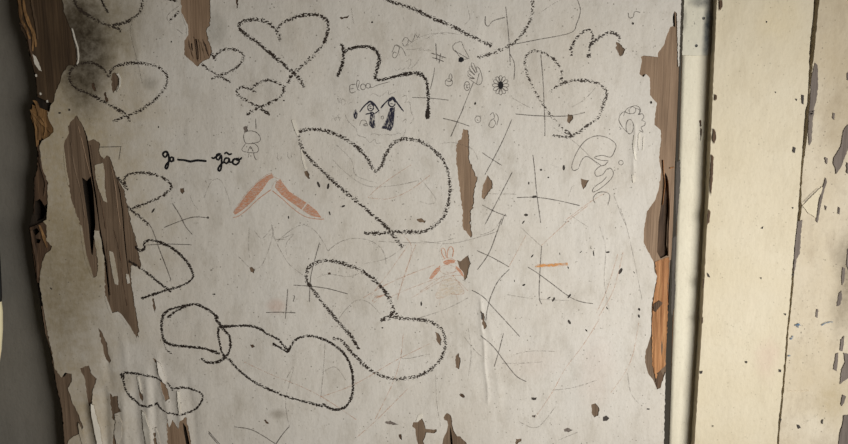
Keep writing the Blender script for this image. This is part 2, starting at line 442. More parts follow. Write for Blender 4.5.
def line_top_bottom(p0, p1, Y):
    """the straight line through two pixels of plane y=Y, carried to z=0.0 and z=2.08"""
    a, b = at(*p0, Y), at(*p1, Y)
    def q(z): t = (z - a.z) / (b.z - a.z); return a.x + (b.x - a.x) * t
    return q(0.0), q(2.08)
# door post: section swept up, flat face, rounded bead, quirk
post = empty('trim_1', at(690, 222), 'cream painted door post in the recess between the door and the boards', 'door post', 'structure')
BY = -0.011
sect = [(684.3, 669.3, 0.060), (683.6, 668.6, 0.0016), (684.6, 669.6, 0.0)]
for k in range(6): sect.append((688 + k * 7.0, 672.5 + k * 6.0, -0.0004 if k < 4 else 0.0))
sect.append((723.0, 702.5, 0.060))
v, f = [], []
NZ = 40
for i, (xt, xb, Y) in enumerate(sect):
    x0, x1 = line_top_bottom((xt, 0), (xb, 444), Y)
    for j in range(NZ + 1):
        t = j / NZ; w_ = 0.0005 * mnoise.noise(Vector((i * 0.15, t * 9, 0)))
        v.append((x0 + (x1 - x0) * t + w_, Y, 2.08 * t))
for i in range(len(sect) - 1):
    for j in range(NZ):
        a = i * (NZ + 1) + j; f.append((a, a + NZ + 1, a + NZ + 2, a + 1))
n = len(sect)
for j in range(NZ):
    a = j; b = (n - 1) * (NZ + 1) + j; f.append((b, a, a + 1, b + 1))
f.append(tuple(i * (NZ + 1) for i in range(n))[::-1]); f.append(tuple(i * (NZ + 1) + NZ for i in range(n)))
pm = link('post', v, f, M_post, post)
pm.data.polygons.foreach_set('use_smooth', [len(p.vertices) == 4 for p in pm.data.polygons])
pm.data.update()
flat_put = lambda Y: (lambda px, py, off=0.0: at(px, py, Y - off * 0.001))
pl = sheet('metal_plate', jag([ext((684.2, 0), -60), (684.2, 0), (682.8, 40), (682.3, 55), (696, 55.8), (709.5, 55), (711, 40), (712.8, 0), ext((712.8, 0), -60)], 3, 0.3, 5), [],
           flat_put(-0.0017), 0.0016, M_plate, post, label='worn blackened metal plate with two screws, paint scuffed off')
for cx, cy in T('M', (290, 70), (262, 175)):
    c = at(cx, cy, -0.0019); vv = []; ff = []
    for r, y in ((0.0016, 0.0), (0.0014, -0.0003), (0.0005, 0.0)):
        vv += [(c.x + r * math.cos(k * math.pi / 6), c.y + y, c.z + r * math.sin(k * math.pi / 6)) for k in range(12)]
    for q in range(2):
        for k in range(12): ff.append((q * 12 + k, q * 12 + (k + 1) % 12, q * 12 + 12 + (k + 1) % 12, q * 12 + 12 + k))
    ff.append(tuple(range(24, 36)))
    link('screw', vv, ff, M_screw, pl)
def chip_on(parent, name, poly, Y, m, seed, label=None, amp=0.4):
    return sheet(name, jag(poly, 1.6, amp, seed), [], flat_put(Y - 0.00015), 0.0004, m, parent, label=label)
# bare spots along the post
chip_on(post, 'bare_patch', T('N', (272, 40), (280, 38), (282, 60), (276, 66)), -0.0004, M_rot, 3)
chip_on(post, 'bare_patch', T('N', (276, 68), (283, 72), (281, 100), (277, 120)), -0.0004, M_rot, 4)
chip_on(post, 'bare_edge', T('O', (170, 70), (184, 60), (182, 150), (178, 220), (183, 250), (178, 330), (168, 372), (165, 350), (168, 230)), -0.0002, M_greydark, 6, 'grey bare strip along the edge of the post')
chip_on(post, 'bare_edge', T('N', (186, 200), (199, 190), (201, 260), (196, 330), (190, 400), (184, 440), (182, 330)), -0.0002, M_greydark, 8, 'narrow grey bare strip beside the door gap')

wallr = empty('wall_right', at(760, 222, BY), 'cream painted wall of wide upright boards beside the door post', 'wall', 'structure')
gapL = T('M', (712, 0), (708, 60), (695, 180), (690, 330), (685, 400)) + T('N', (678, 0), (672, 80), (665, 180), (655, 330), (645, 444)) + T('O', (628, 200), (618, 330)) + T('P', (608, 0), (600, 110), (585, 280), (575, 370), (570, 444))
gapR = [(819.6, 0), (816.8, 23.5), (815, 47), (812.5, 68), (810.2, 86), (809.8, 104.5), (808.6, 115), (806.7, 141), (803.8, 158.4), (802, 180), (801.3, 199), (801.6, 209), (799.4, 226),
        (794.4, 272), (791.4, 306), (788.8, 328), (786.8, 357), (783.0, 401), (780.2, 425), (779.0, 444)]
gl = jag([ext(gapL[0], TOP)] + [ext(gapL[0], -60)] + gapL + [ext(gapL[-1], 520), ext(gapL[-1], BOT)], 3, 0.5, 21, False)
gr = jag([ext(gapR[0], TOP)] + [ext(gapR[0], -60)] + gapR + [ext(gapR[-1], 520), ext(gapR[-1], BOT)], 3, 0.5, 22, False)
bput = lambda px, py: at(px, py, BY - 0.0006 * mnoise.noise(Vector((px * 0.03, py * 0.008, 1))))
grid = [(x, y) for x in range(700, 900, 12) for y in range(-40, 500, 12)]
bl_ = jag([ext((717, 0), TOP), (717, 0), (713, 90), (708.5, 200), (701.5, 336), (694.6, 444), ext((694.6, 444), BOT)], 3, 0.35, 23, False)
b1 = sheet('board', bl_ + gl[::-1], [], bput, 0.022, M_cream, wallr, grid, 'wide clean cream board beside the post')
b2 = sheet('board', gr + [ext((1150, 222), BOT), ext((1150, 222), TOP)], [], bput, 0.022, M_stained, wallr, grid, 'stained cream board with bare and peeling patches')
bk = box('backing', at(720, 222).x, 1.0, 0.012, 0.05, 0.0, 2.08, M_backing, wallr)
# edge of the stained board where the paint came away
chip_on(b2, 'bare_edge', T('M', (716, 240), (726, 250), (728, 330), (722, 380), (705, 444), (692, 444), (698, 380), (702, 300)), BY - .0006, M_grey, 31, 'grey bare strip along the gap between the boards')
chip_on(b2, 'bare_edge', T('N', (693, 5), (715, 0), (708, 30), (703, 120), (695, 135), (690, 80)), BY - .0006, M_grey, 32)
chip_on(b2, 'bare_edge', T('O', (650, 5), (668, 0), (662, 60), (658, 130), (645, 150), (640, 190), (634, 200), (640, 100)), BY - .0006, M_grey, 33)
chip_on(b2, 'bare_patch', T('N', (842, 55), (825, 80), (815, 140), (790, 180), (786, 205), (795, 225), (797, 246), (815, 220), (842, 150), (860, 100)), BY - .0006, M_grey, 34, 'large grey-brown bare patch at the frame edge')
chip_on(b2, 'bare_patch', T('N', (757, 258), (762, 275), (748, 320), (735, 380), (726, 432), (721, 425), (733, 340), (748, 290)), BY - .0006, M_grey, 35, 'long thin bare sliver in the paint')
chip_on(b2, 'paint_flake', T('N', (668, 365), (742, 292), (746, 300), (728, 345), (720, 412), (690, 395)), BY - .0006, M_cream, 36, 'pale curled paint flake beside the gap')
for k, q in enumerate([T('O', (800, 330), (808, 280), (818, 270), (820, 300), (812, 325)), T('O', (722, 340), (728, 342), (726, 375), (718, 370)), T('O', (822, 180), (832, 185), (828, 230), (820, 250), (818, 215)),
                       T('P', (815, 45), (828, 30), (826, 60), (820, 90), (812, 86)), T('P', (797, 98), (805, 95), (803, 130), (799, 165), (786, 158), (790, 135)), T('P', (826, 95), (845, 100), (845, 190), (812, 215), (818, 160), (832, 130)),
                       T('P', (826, 335), (860, 330), (860, 460), (806, 460), (812, 400), (822, 370)), T('P', (648, 370), (656, 372), (662, 382), (652, 386)), T('P', (742, 352), (748, 350), (746, 368), (741, 366)), T('P', (822, 255), (835, 262), (828, 285), (818, 300), (815, 290)),
                       T('O', (842, 110), (848, 110), (848, 200), (836, 170)), T('M', (838, 280), (850, 270), (850, 310), (838, 305)), T('N', (755, 180), (765, 185), (762, 208), (756, 200)), T('N', (785, 10), (792, 12), (790, 38), (782, 30)), T('N', (754, 365), (762, 370), (758, 385)), T('N', (806, 370), (812, 375), (810, 400), (804, 395)), T('N', (838, 200), (846, 205), (846, 245), (838, 240))]):
    chip_on(b2, 'bare_patch', q, BY - .0006, M_grey if k not in (7, 8) else M_pitch, 40 + k)
for k, q in enumerate([T('M', (665, 362), (674, 365), (672, 400), (666, 395)), T('M', (640, 378), (648, 378), (646, 386)), T('N', (632, 140), (643, 145), (638, 165), (630, 160)), T('O', (303, 202), (310, 208), (315, 220), (307, 218)),
                       T('O', (505, 220), (512, 220), (511, 227)), T('P', (275, 166), (286, 164), (284, 174), (277, 176)), T('P', (578, 158), (587, 160), (585, 170), (578, 168)), T('P', (450, 127), (458, 128), (455, 136), (450, 134)),
                       T('M', (563, 350), (568, 352), (565, 357)), T('M', (529, 80), (534, 82), (531, 88)), T('N', (628, 372), (634, 372), (632, 379)), T('O', (510, 32), (518, 25), (516, 34)), T('P', (322, 374), (328, 374), (326, 379)), T('P', (580, 350), (588, 348), (586, 358)), T('O', (630, 205), (636, 203), (634, 214), (628, 213)), T('O', (596, 358), (606, 358), (604, 366))]):
    chip_on(b1, 'gouge', q, BY - .0006, M_pitch, 70 + k, amp=0.2)
for k, q in enumerate([T('N', (328, 70), (336, 85), (338, 110), (330, 130), (324, 110)), T('N', (320, 170), (328, 180), (325, 260), (318, 330), (314, 290)), T('N', (310, 380), (316, 390), (312, 430), (303, 440), (304, 400)), T('M', (350, 0), (362, 0), (362, 25), (352, 40)), T('M', (333, 360), (340, 365), (340, 380), (333, 385)), T('O', (288, 225), (293, 232), (290, 260), (286, 262)), T('O', (282, 375), (288, 372), (286, 395), (281, 400))]):
    chip_on(b1, 'bare_edge', q, BY - .0008, M_rot, 90 + k)
bq = lambda px, py, off=0.0: at(px, py, BY - 0.0011 - off * .001)
drawing('blue_paint_dab', [T('O', (640, 405), (652, 398), (660, 405)), T('O', (652, 400), (650, 412))], M_blue, 1.8, 'blue paint dab near the gap between boards', b2, put=bq)
drawing('blue_paint_dab', [T('O', (740, 405), (760, 393), (785, 390))], M_blue, 1.6, 'thin blue paint smear on the stained board', b2, put=bq)
drawing('blue_paint_dab', [T('P', (622, 45), (632, 30)), T('P', (612, 108), (622, 105))], M_blue, 2.0, 'dark blue paint specks beside the gap', b2, put=bq)
drawing('scratch', [T('P', (612, 242), (660, 240), (695, 238))], M_yellowpencil, 1.6, None, b2, put=bq)
drawing('scratch', [T('P', (665, 370), (700, 350), (730, 330))], M_pencilfaint, 1.0, None, b2, put=bq)
drawing('scratch', [T('N', (675, 355), (705, 325), (735, 298))], M_pencil, 0.9, None, b2, put=lambda px, py, off=0.0: at(px, py, BY - 0.0017 - off * .001))

# cream vessel cut by the frame's edge
ves = empty('vessel', at(-40, 330, 0.02), 'cream rounded vessel with a black top hanging on the grey wall', 'vessel')
def lathe(name, cpx, prof, m, parent, Y=0.012):
    vv, ff = [], []; K = 48
    for px, py in prof:
        p = at(px, py, Y); c = at(cpx, py, Y); r = abs(p.x - c.x) * 0.995
        for k in range(K):
            a = 2 * math.pi * k / K; vv.append((c.x + r * math.cos(a), Y + r * 0.22 * math.sin(a), p.z))
    for i in range(len(prof) - 1):
        for k in range(K): ff.append((i * K + k, i * K + (k + 1) % K, i * K + K + (k + 1) % K, i * K + K + k))
    ff.append(tuple(range(K))); ff.append(tuple(range((len(prof) - 1) * K, len(prof) * K))[::-1])
    return link(name, vv, ff, m, parent, smooth=True)
cxp = -62
lathe('body', cxp, [(cxp + 2, 420), (-12, 405), (-6, 385), (-1.4, 368), (1.4, 350), (2.7, 330), (2.6, 312), (1.0, 298), (-0.6, 291), (-3, 286)], M_vessel, ves)
lathe('top', cxp, [(1.4, 302), (1.9, 296), (1.2, 280), (0.3, 262), (-0.8, 248), (-2.5, 238), (-7, 226), (-14, 214), (-30, 206)], M_black, ves)

# ------------------------------------------------------------------ the door leaf
door = empty('door_leaf', (at(350, 222).x, 0.02, 0.01), 'old white painted wooden door covered in black crayon hearts and pencil doodles, both edges chipped', 'door')

edgeL = T('A', (65, 0), (72, 60), (78, 110), (100, 150), (110, 200), (125, 260), (135, 300), (140, 370), (120, 400)) + \
    T('B', (115, 20), (130, 70), (135, 130), (142, 160), (140, 230), (128, 260), (128, 340), (125, 400)) + T('C', (110, 30), (120, 100), (130, 180), (140, 240), (155, 330)) + \
    T('D', (170, 20), (190, 80), (200, 140), (215, 230), (235, 310), (240, 380), (245, 444))
edgeR = [(681.6, 0), (677.6, 110), (673, 226), (667, 336), (664, 444)]
coreL = jag([ext(edgeL[0], TOP), ext(edgeL[0], -60)] + edgeL + [ext(edgeL[-1], 520), ext(edgeL[-1], BOT)], 4, 0.8, 2, False)
coreR = [ext(edgeR[0], TOP)] + edgeR + [ext(edgeR[-1], BOT)]
big = T('LP', (62, 20), (80, 50), (95, 85), (105, 115), (125, 108), (135, 115), (148, 125), (143, 150), (152, 172), (162, 182), (172, 168), (185, 175), (195, 205), (205, 240), (225, 275), (240, 300), (240, 320), (250, 350), (258, 390), (265, 425)) + \
    T('LQ', (275, 30), (285, 70), (292, 110), (300, 140), (298, 165), (280, 150), (264, 150), (262, 180), (268, 240), (276, 290), (285, 340), (291, 380), (291, 416), (270, 395), (250, 365), (230, 335), (215, 322), (190, 328), (180, 305), (166, 262), (165, 200), (163, 130), (155, 80), (145, 22), (127, 20), (127, 50), (135, 100), (142, 150), (137, 188), (125, 195), (110, 160), (90, 110), (80, 50), (75, 0)) + \
    T('LP', (60, 390), (40, 330), (30, 270), (20, 220), (12, 170), (15, 120), (32, 85), (28, 60), (45, 38))
hole = T('LP', (80, 250), (98, 262), (112, 246), (122, 300), (127, 370), (130, 425)) + T('LQ', (129, 10), (124, 60), (120, 112), (115, 106), (108, 50), (104, 0)) + T('LP', (100, 400), (95, 360), (86, 300))
ROT = [T('B', (132, 350), (150, 340), (168, 365), (176, 385), (168, 415), (140, 426), (131, 400)), T('C', (122, 40), (140, 30), (150, 45), (135, 60)), T('C', (135, 70), (155, 75), (150, 90), (138, 88))]
CAV = [grow(hole, 0.5)] + ROT
sheet('door_core', coreL + coreR[::-1], CAV, lambda px, py: at(px, py, 0.0045), 0.014, M_core, door, smooth=False)
sheet('door_back', coreL + coreR[::-1], [], lambda px, py: at(px, py, 0.0190), 0.008, M_core, door, smooth=False)

paintL = T('A', (238, 0), (246, 50), (262, 90), (272, 115), (280, 150), (292, 190), (296, 235), (290, 252), (262, 250), (240, 280), (228, 320), (215, 345), (205, 390), (195, 400), (187, 430)) + \
    T('B', (180, 5), (185, 30), (205, 70), (205, 85), (190, 100), (160, 118), (150, 140), (155, 170), (155, 215), (170, 245), (184, 280), (180, 310), (182, 350), (178, 420)) + \
    T('C', (165, 5), (178, 20), (178, 80), (200, 100), (195, 115), (175, 130), (162, 160), (155, 200), (152, 245), (165, 330)) + \
    T('D', (182, 20), (196, 80), (206, 130), (208, 152), (235, 190), (250, 170), (275, 175), (275, 205), (260, 230), (275, 280), (300, 330), (318, 380), (310, 405), (280, 415), (262, 432), (258, 448))
paintR = [(681.4, 0), (680.1, 40), (679.3, 66), (678.3, 67), (677.6, 40), (677.3, 27), (677, 13), (674.6, 11), (673, 16), (673.2, 26), (670.5, 27), (667, 35), (664, 45), (658, 53), (658, 57), (649, 56), (643.5, 55.5), (641, 57),
          (642, 61), (639.5, 74), (643.5, 77), (646, 74), (650, 78), (650, 95), (654, 100), (657, 103), (655, 115), (654.5, 125), (660.4, 130), (661, 140), (658.7, 157), (661, 172), (658.7, 188), (655.3, 199.5), (647, 211), (644, 228), (643.5, 242),
          (646, 248), (650, 255), (653.5, 262), (654.5, 272), (657, 276), (653.5, 294), (651.6, 305), (651, 334), (648, 345), (645.5, 352), (645, 362), (648, 373), (653.5, 380.5), (657, 389.5), (660.6, 388), (663.5, 378), (665.6, 372), (664, 444)]
pl_ = [ext(paintL[0], TOP), ext(paintL[0], -40)] + paintL + [ext(paintL[-1], 520), ext(paintL[-1], BOT)]
pr_ = [ext(paintR[0], TOP)] + paintR + [ext(paintR[-1], BOT)]
outer = jag(pl_, 2, 0.7, 11, False) + jag(pr_, 2, 0.45, 12, False)[::-1]

# where the paint has come off: outline, wood, label, cracks through the face ply
PATCH = []
def patch(poly, m=None, label=None, cracks=(), name='bare_wood_patch', amp=0.9):
    PATCH.append((poly, m or M_wood, label, cracks, name, amp))
patch(T('A', (690, -30), (695, 50), (720, 100), (720, 135), (705, 155), (705, 210), (740, 240), (755, 255), (775, 235), (800, 225), (812, 195), (800, 160), (790, 120), (795, 105), (805, 95), (805, 60), (805, -30)), M_woodpale,
      'pale brown bare strip with splintered lower end, cut by the top of the picture',
      [T('A', (745, 148), (752, 150), (758, 190), (760, 225), (752, 228), (748, 190)), T('A', (782, 165), (786, 168), (797, 205), (793, 208), (786, 190)), T('A', (730, 165), (735, 165), (737, 195), (732, 190))])
crack = T('LP', (72, 30), (98, 95), (108, 150), (120, 240), (134, 320), (146, 425)) + T('LQ', (158, 60), (170, 130), (180, 220), (182, 296), (176, 240), (166, 150), (150, 60)) + T('LP', (140, 400), (126, 310), (113, 235), (103, 150), (94, 95))
crack2 = T('LP', (206, 245), (222, 300), (232, 370), (237, 440)) + T('LQ', (244, 90), (254, 180), (252, 180), (240, 90)) + T('LP', (233, 440), (228, 370), (219, 305))
patch(big, M_wood, 'largest bare patch, long torn brown strip with a black hole through it', [hole, crack, crack2])
patch(T('J', (165, 72), (185, 78), (188, 120), (188, 190), (205, 230), (220, 265), (208, 305), (205, 375), (195, 385), (196, 444)) + T('K', (192, 5), (200, 60), (195, 68), (180, 50), (165, 30)) + T('J', (162, 444), (165, 390), (155, 330), (148, 270), (140, 200), (137, 150), (145, 118), (158, 112)), M_woodpale, 'tall narrow brown bare strip beside the largest heart')
patch(T('J', (258, 250), (275, 270), (278, 300), (262, 315), (245, 343), (236, 335), (240, 290)), M_woodpale, 'small brown diamond of bare wood beside the tall strip')
patch(T('J', (565, 15), (582, 18), (585, 35), (572, 52), (562, 42)), None, 'small brown chip inside the heart by the m mark')
patch(T('J', (615, 262), (628, 266), (647, 268), (637, 288), (626, 305), (619, 288)), None, 'small heart-shaped brown chip')
patch(T('I', (750, 160), (762, 165), (786, 190), (775, 212), (765, 216), (752, 190)), None, 'brown chip at the end of the m mark')
patch(T('K', (140, 155), (160, 155), (185, 133), (192, 160), (185, 200), (172, 238), (165, 200), (150, 180)), None, 'brown chip beside the rabbit-eared girl')
patch(T('K', (232, 345), (245, 358), (246, 385), (256, 405), (245, 418), (237, 392)), None, 'thin brown chip at the head of the paint crack')
patch(T('L', (58, 15), (72, 22), (83, 45), (78, 68), (65, 52)), None, 'brown chip inside the rounded heart')
patch(T('L', (136, 108), (147, 95), (155, 122), (149, 158), (136, 150)), None, 'brown chip outside the rounded heart')
patch(T('L', (655, 293), (672, 288), (686, 308), (682, 335), (667, 342), (656, 322)), None, 'brown chip above a black hole, low on the door')
patch(T('L', (700, 340), (712, 334), (725, 345), (715, 355), (700, 356)), M_pitch, 'black hole below the brown chip', name='nail_hole', amp=0.2)
patch(T('BP', (180, 232), (200, 270), (210, 318), (275, 325), (300, 320), (302, 340), (280, 355), (215, 350), (205, 390), (190, 420), (215, 480), (160, 480), (140, 420), (130, 370), (125, 320), (100, 300), (110, 265), (145, 265)), M_wood, 'brown bare patch with a side spur at the bottom of the picture', amp=0.3)
patch(T('BP', (385, 188), (415, 205), (425, 240), (430, 290), (440, 330), (470, 380), (495, 380), (520, 410), (545, 430), (560, 480), (345, 480), (355, 400), (385, 340), (395, 290), (388, 255), (365, 245), (358, 225), (370, 205)), M_wood,
      'brown bare patch widening downward at the bottom of the picture', [T('BP', (412, 300), (420, 330), (432, 420), (436, 480), (420, 480), (412, 400))], amp=0.3)
patch(T('D', (375, 0), (392, 20), (408, 55), (412, 92), (424, 128), (415, 138), (400, 112), (388, 60)), M_wood, 'slanted brown sliver below the large torn strip')
patch(T('D', (305, 155), (340, 143), (350, 175), (370, 195), (355, 240), (355, 290), (340, 300), (330, 250), (325, 200)), M_wood, 'brown wedge of bare wood near the lower corner')
patch(T('D', (418, 250), (430, 265), (450, 260), (452, 300), (463, 320), (437, 330), (438, 355), (430, 350), (422, 300)), M_wood, 'small ragged brown chip near the double-lobed heart')
patch(T('D', (430, 405), (440, 415), (455, 460), (433, 460)), M_wood, 'thin brown sliver under the ragged chip')
patch(T('D', (500, -6), (530, -8), (528, 20), (524, 40), (512, 22)), M_wood, 'brown chip at the tip of the large torn strip')
patch(T('D', (527, 200), (538, 228), (548, 265), (545, 290), (532, 262)), M_wood, 'brown sliver inside the double-lobed heart')
patch(T('D', (610, 190), (632, 208), (643, 240), (650, 270), (636, 280), (622, 245)), M_woodpale, 'pale brown sliver at the notch of the double-lobed heart')
patch(T('D', (640, 338), (648, 380), (662, 350), (682, 385), (690, 355), (712, 340), (722, 385), (735, 460), (640, 460)), M_woodpale, 'pale brown torn patch below the double-lobed heart', [T('D', (700, 360), (712, 380), (720, 420), (728, 460), (715, 460), (706, 410))])
patch(T('D', (545, 368), (550, 372), (556, 395), (548, 392)), M_wood); patch(T('D', (588, 400), (594, 405), (600, 460), (590, 455)), M_wood)
patch(T('D', (583, 116), (598, 120), (601, 134), (592, 130)), M_wood)
patch(T('A', (427, 285), (440, 277), (452, 290), (455, 320), (445, 345), (434, 357), (427, 340)), M_wood, 'dark brown oval chip in the notch of a heart')
patch(T('A', (350, 320), (358, 316), (362, 330), (370, 348), (360, 350), (352, 338)), M_rot); patch(T('A', (398, 355), (406, 352), (408, 370), (415, 388), (405, 392), (400, 378)), M_rot)
patch(T('B', (688, 300), (704, 298), (706, 312), (698, 322), (689, 314)), M_wood, 'small drop-shaped chip under the handwriting')
patch(T('C', (583, 300), (590, 300), (596, 340), (593, 357), (587, 340)), M_wood)
patch(T('F', (360, 235), (372, 232), (384, 262), (376, 264), (364, 250)), M_wood, 'dark sliver at the foot of the white scratch')
patch(T('F', (128, 65), (144, 62), (146, 80), (130, 85)), M_grey, 'grey blot above the doodled face')
patch(T('F', (790, 418), (808, 414), (826, 424), (822, 432), (800, 430)), M_wood, 'brown nick inside the largest heart')
patch(T('G', (790, 0), (825, 2), (822, 10), (800, 8)), M_wood)
patch(T('G', (150, 183), (160, 179), (172, 190), (168, 204), (155, 198)), M_wood, 'round brown nick between faint pencil lines')
patch(T('G', (450, 202), (460, 200), (463, 208), (453, 210)), M_rot)
patch(T('H', (152, 64), (165, 63), (172, 72), (160, 77)), M_rot); patch(T('H', (205, 352), (214, 350), (226, 366), (218, 367)), M_rot)
patch(T('H', (668, 360), (690, 355), (722, 370), (700, 372), (680, 368)), M_grey, 'grey scuff near the bottom of the picture')
patch(T('H', (722, 408), (732, 406), (735, 430), (727, 425)), M_rot)
patch(T('E', (495, 68), (515, 64), (533, 58), (525, 70), (505, 75)), M_rot)
patch(T('E', (98, -20), (106, -20), (106, 30), (101, 32)), M_rot)
patch(T('BR', (0, 262), (10, 264), (18, 276), (8, 276)), M_rot); patch(T('BR', (255, 278), (275, 278), (272, 287), (257, 286)), M_pitch)
patch(T('BR', (258, 342), (272, 340), (268, 350), (258, 348)), M_grey); patch(T('BR', (372, 392), (385, 386), (404, 394), (388, 402), (374, 400)), M_grey)
patch(T('BR', (200, 425), (220, 425), (220, 434), (208, 440), (208, 460), (200, 460)), M_wood)
for cx, cy, rx, ry, tn in [(170, 55, 8, 5, 0), (160, 82, 8, 2.6, -0.9), (193, 207, 8, 2.6, -0.9), (330, 355, 10, 4, -0.9), (272, 368, 10, 4, -1.0), (520, 263, 13, 6, -1.1), (255, 362, 8, 2.5, -0.5), (420, 198, 11, 2.5, 1.4), (473, 193, 8, 3.5, -0.15),
                           (162, 315, 5, 3, -0.4), (326, 250, 5, 2.5, 1.2), (410, 178, 4, 1.6, 0.9), (470, 400, 6, 2.2, 1.1), (570, 268, 5, 1.6, 1.1), (127, 299, 5, 1.6, 1.4), (295, 199, 5, 1.6, 1.4), (373, 192, 6, 1.6, -0.8), (590, 405, 6, 3.5, 1.2), (588, 430, 7, 3.5, 1.2), (8, 428, 12, 4, 1.4)]:
    patch(ell(*T('SP', (cx, cy))[0], rx / 3.7, ry / 3.7, 7, tn)[:-1], M_pitch, name='paint_nick', amp=0.1)
for tl, cx, cy, rx, ry, tn in [('J', 463, 229, 5, 4, 0), ('J', 491, 258, 4, 3, 0), ('J', 550, 221, 5, 11, 0), ('J', 437, 332, 11, 5, -0.2), ('J', 28, 15, 9, 22, 0.1), ('J', 416, 280, 3, 6, 0), ('K', 397, 248, 7, 3, -0.4), ('K', 5, 322, 3, 8, 0), ('K', 571, 390, 5, 10, -0.5), ('K', 636, 422, 6, 3, 0.8), ('L', 160, 260, 12, 4, 0.6),
                               ('I', 211, 396, 4, 6, 0.2), ('G', 808, 320, 3, 9, 0), ('G', 660, 412, 4, 3, 0), ('G', 12, 284, 4, 2, 0), ('F', 510, 368, 8, 4, -0.4), ('F', 458, 395, 3, 9, -0.3), ('F', 300, 411, 3, 6, 0), ('F', 415, 285, 5, 13, -0.4), ('F', 452, 292, 5, 12, 0.2), ('I', 814, 90, 5, 5, 0), ('A', 265, 420, 5, 5, 0), ('A', 228, 432, 6, 4, 0), ('A', 656, 160, 3, 4, 0),
                               ('B', 606, 65, 3, 4, 0), ('B', 796, 412, 4, 5, 0), ('B', 585, 385, 4, 11, 0.6), ('E', 620, 85, 4, 4, 0), ('E', 283, 385, 4, 3, 0), ('M', 88, 392, 5, 6, 0), ('O', 42, 342, 4, 5, 0), ('O', 42, 368, 4, 6, 0), ('P', 77, 310, 7, 3, 0), ('C', 820, 284, 5, 3, 0), ('C', 614, 150, 3, 3, 0), ('C', 195, 262, 6, 3, .6), ('I', 265, 273, 2, 3, 0)]:
    x, y = T(tl, (cx, cy))[0]
    patch(ell(x, y, rx / S0, ry / S0, 7, tn)[:-1], M_pitch, name='paint_nick', amp=0.1)

holes = []
for i, (poly, m, label, cracks, name, amp) in enumerate(PATCH):
    holes.append(jag(poly, 1.7, amp, 100 + i) if amp > 0.15 else poly)
fine = [(60 + 3.1 * i + (j % 2) * 1.5, 320 + 4.0 * j) for i in range(54) for j in range(50)]
coarse = [(30 + 7 * i + (j % 2) * 3, -20 + 7 * j) for i in range(94) for j in range(68) if not (60 < 30 + 7 * i < 226 and 318 < -20 + 7 * j < 520)]
rid = [(x0 + (x1 - x0) * t / 40 + e, y0 + (y1 - y0) * t / 40) for x0, y0, x1, y1, a, w in CRACKRIDGE for t in range(41) for e in (-2.4 * w, -1.1 * w, -.5 * w, 0, .5 * w, 1.1 * w, 2.4 * w)]
far = [(x, y) for x in range(-20, 720, 60) for y in (-480, -380, -280, -180, -100, 520, 600, 700, 800, 900, 1000)]
sheet('paint_coat', outer, holes, lambda px, py: on(px, py), 0.0008, M_paint, door, coarse + fine + rid + far, 'dirty off-white paint layer, chipped and rippled')
for i, (poly, m, label, cracks, name, amp) in enumerate(PATCH):
    big_ = name == 'bare_wood_patch'
    g = grow(poly, 2.0 if big_ else 0.8)
    cr = [c for c in cracks]
    sheet(name, g, cr, lambda px, py: on(px, py, -0.78), 0.004, m, door, label=label, smooth=False, put_back=lambda px, py: at(px, py, 0.0052))

# torn edge of the door without paint
eg = T('X', *[(p[0] + 0.4, p[1]) for p in edgeL])
top_l, bot_l = [ext(eg[0], -40)], []
edge_in = grow(paintL, 0) 
def edge_piece(y0, y1, m, label, seed, over=2.5, holes_=()):
    l = [p for p in eg if y0 <= p[1] <= y1]; r = [p for p in paintL if y0 <= p[1] <= y1]
    return sheet('bare_door_edge', jag(l, 2, 0.8, seed, False) + [(p[0] + over, p[1]) for p in r][::-1], list(holes_), lambda px, py: on(px, py, -0.9), 0.004, m, door, label=label, smooth=False, put_back=lambda px, py: at(px, py, 0.0055))
l = [ext(eg[0], -60)] + [p for p in eg if p[1] <= 101]; r = [ext(paintL[0], -60)] + [p for p in paintL if p[1] <= 108]
sheet('bare_door_edge', jag(l, 2, 0.9, 3, False) + [(p[0] + 3, p[1]) for p in r][::-1], [], lambda px, py: on(px, py, -0.9), 0.004, M_wooddark, door, label='soot-darkened bare wood along the upper door edge', smooth=False, put_back=lambda px, py: at(px, py, 0.0055))
l = [p for p in eg if 99 <= p[1] <= 142]; r = [p for p in paintL if 108 <= p[1] <= 142]
sheet('bare_door_edge', jag(l, 2, 0.9, 4, False) + [(p[0] + 2, p[1]) for p in r][::-1], [], lambda px, py: on(px, py, -0.9), 0.004, M_splinter, door, label='orange-brown splintered notch in the door edge', smooth=False, put_back=lambda px, py: at(px, py, 0.0055))
edge_piece(143, 216, M_rot, 'rotted brown strip along the door edge', 5, 2, [jag(ROT[0], 2, .5, 8)])
edge_piece(221, 300, M_rot, 'ragged brown nick low on the door edge', 6, 2, ROT[1:])
l = [p for p in eg if 296 <= p[1]] + [ext(eg[-1], 500)]; r = [p for p in paintL if 296 <= p[1]] + [ext(paintL[-1], 500)]
sheet('bare_door_edge', jag(l, 2, 0.6, 7, False) + [(p[0] + 2, p[1]) for p in r][::-1], [], lambda px, py: on(px, py, -0.9), 0.004, M_wood, door, label='brown bare wood at the lower door corner', smooth=False, put_back=lambda px, py: at(px, py, 0.0055))

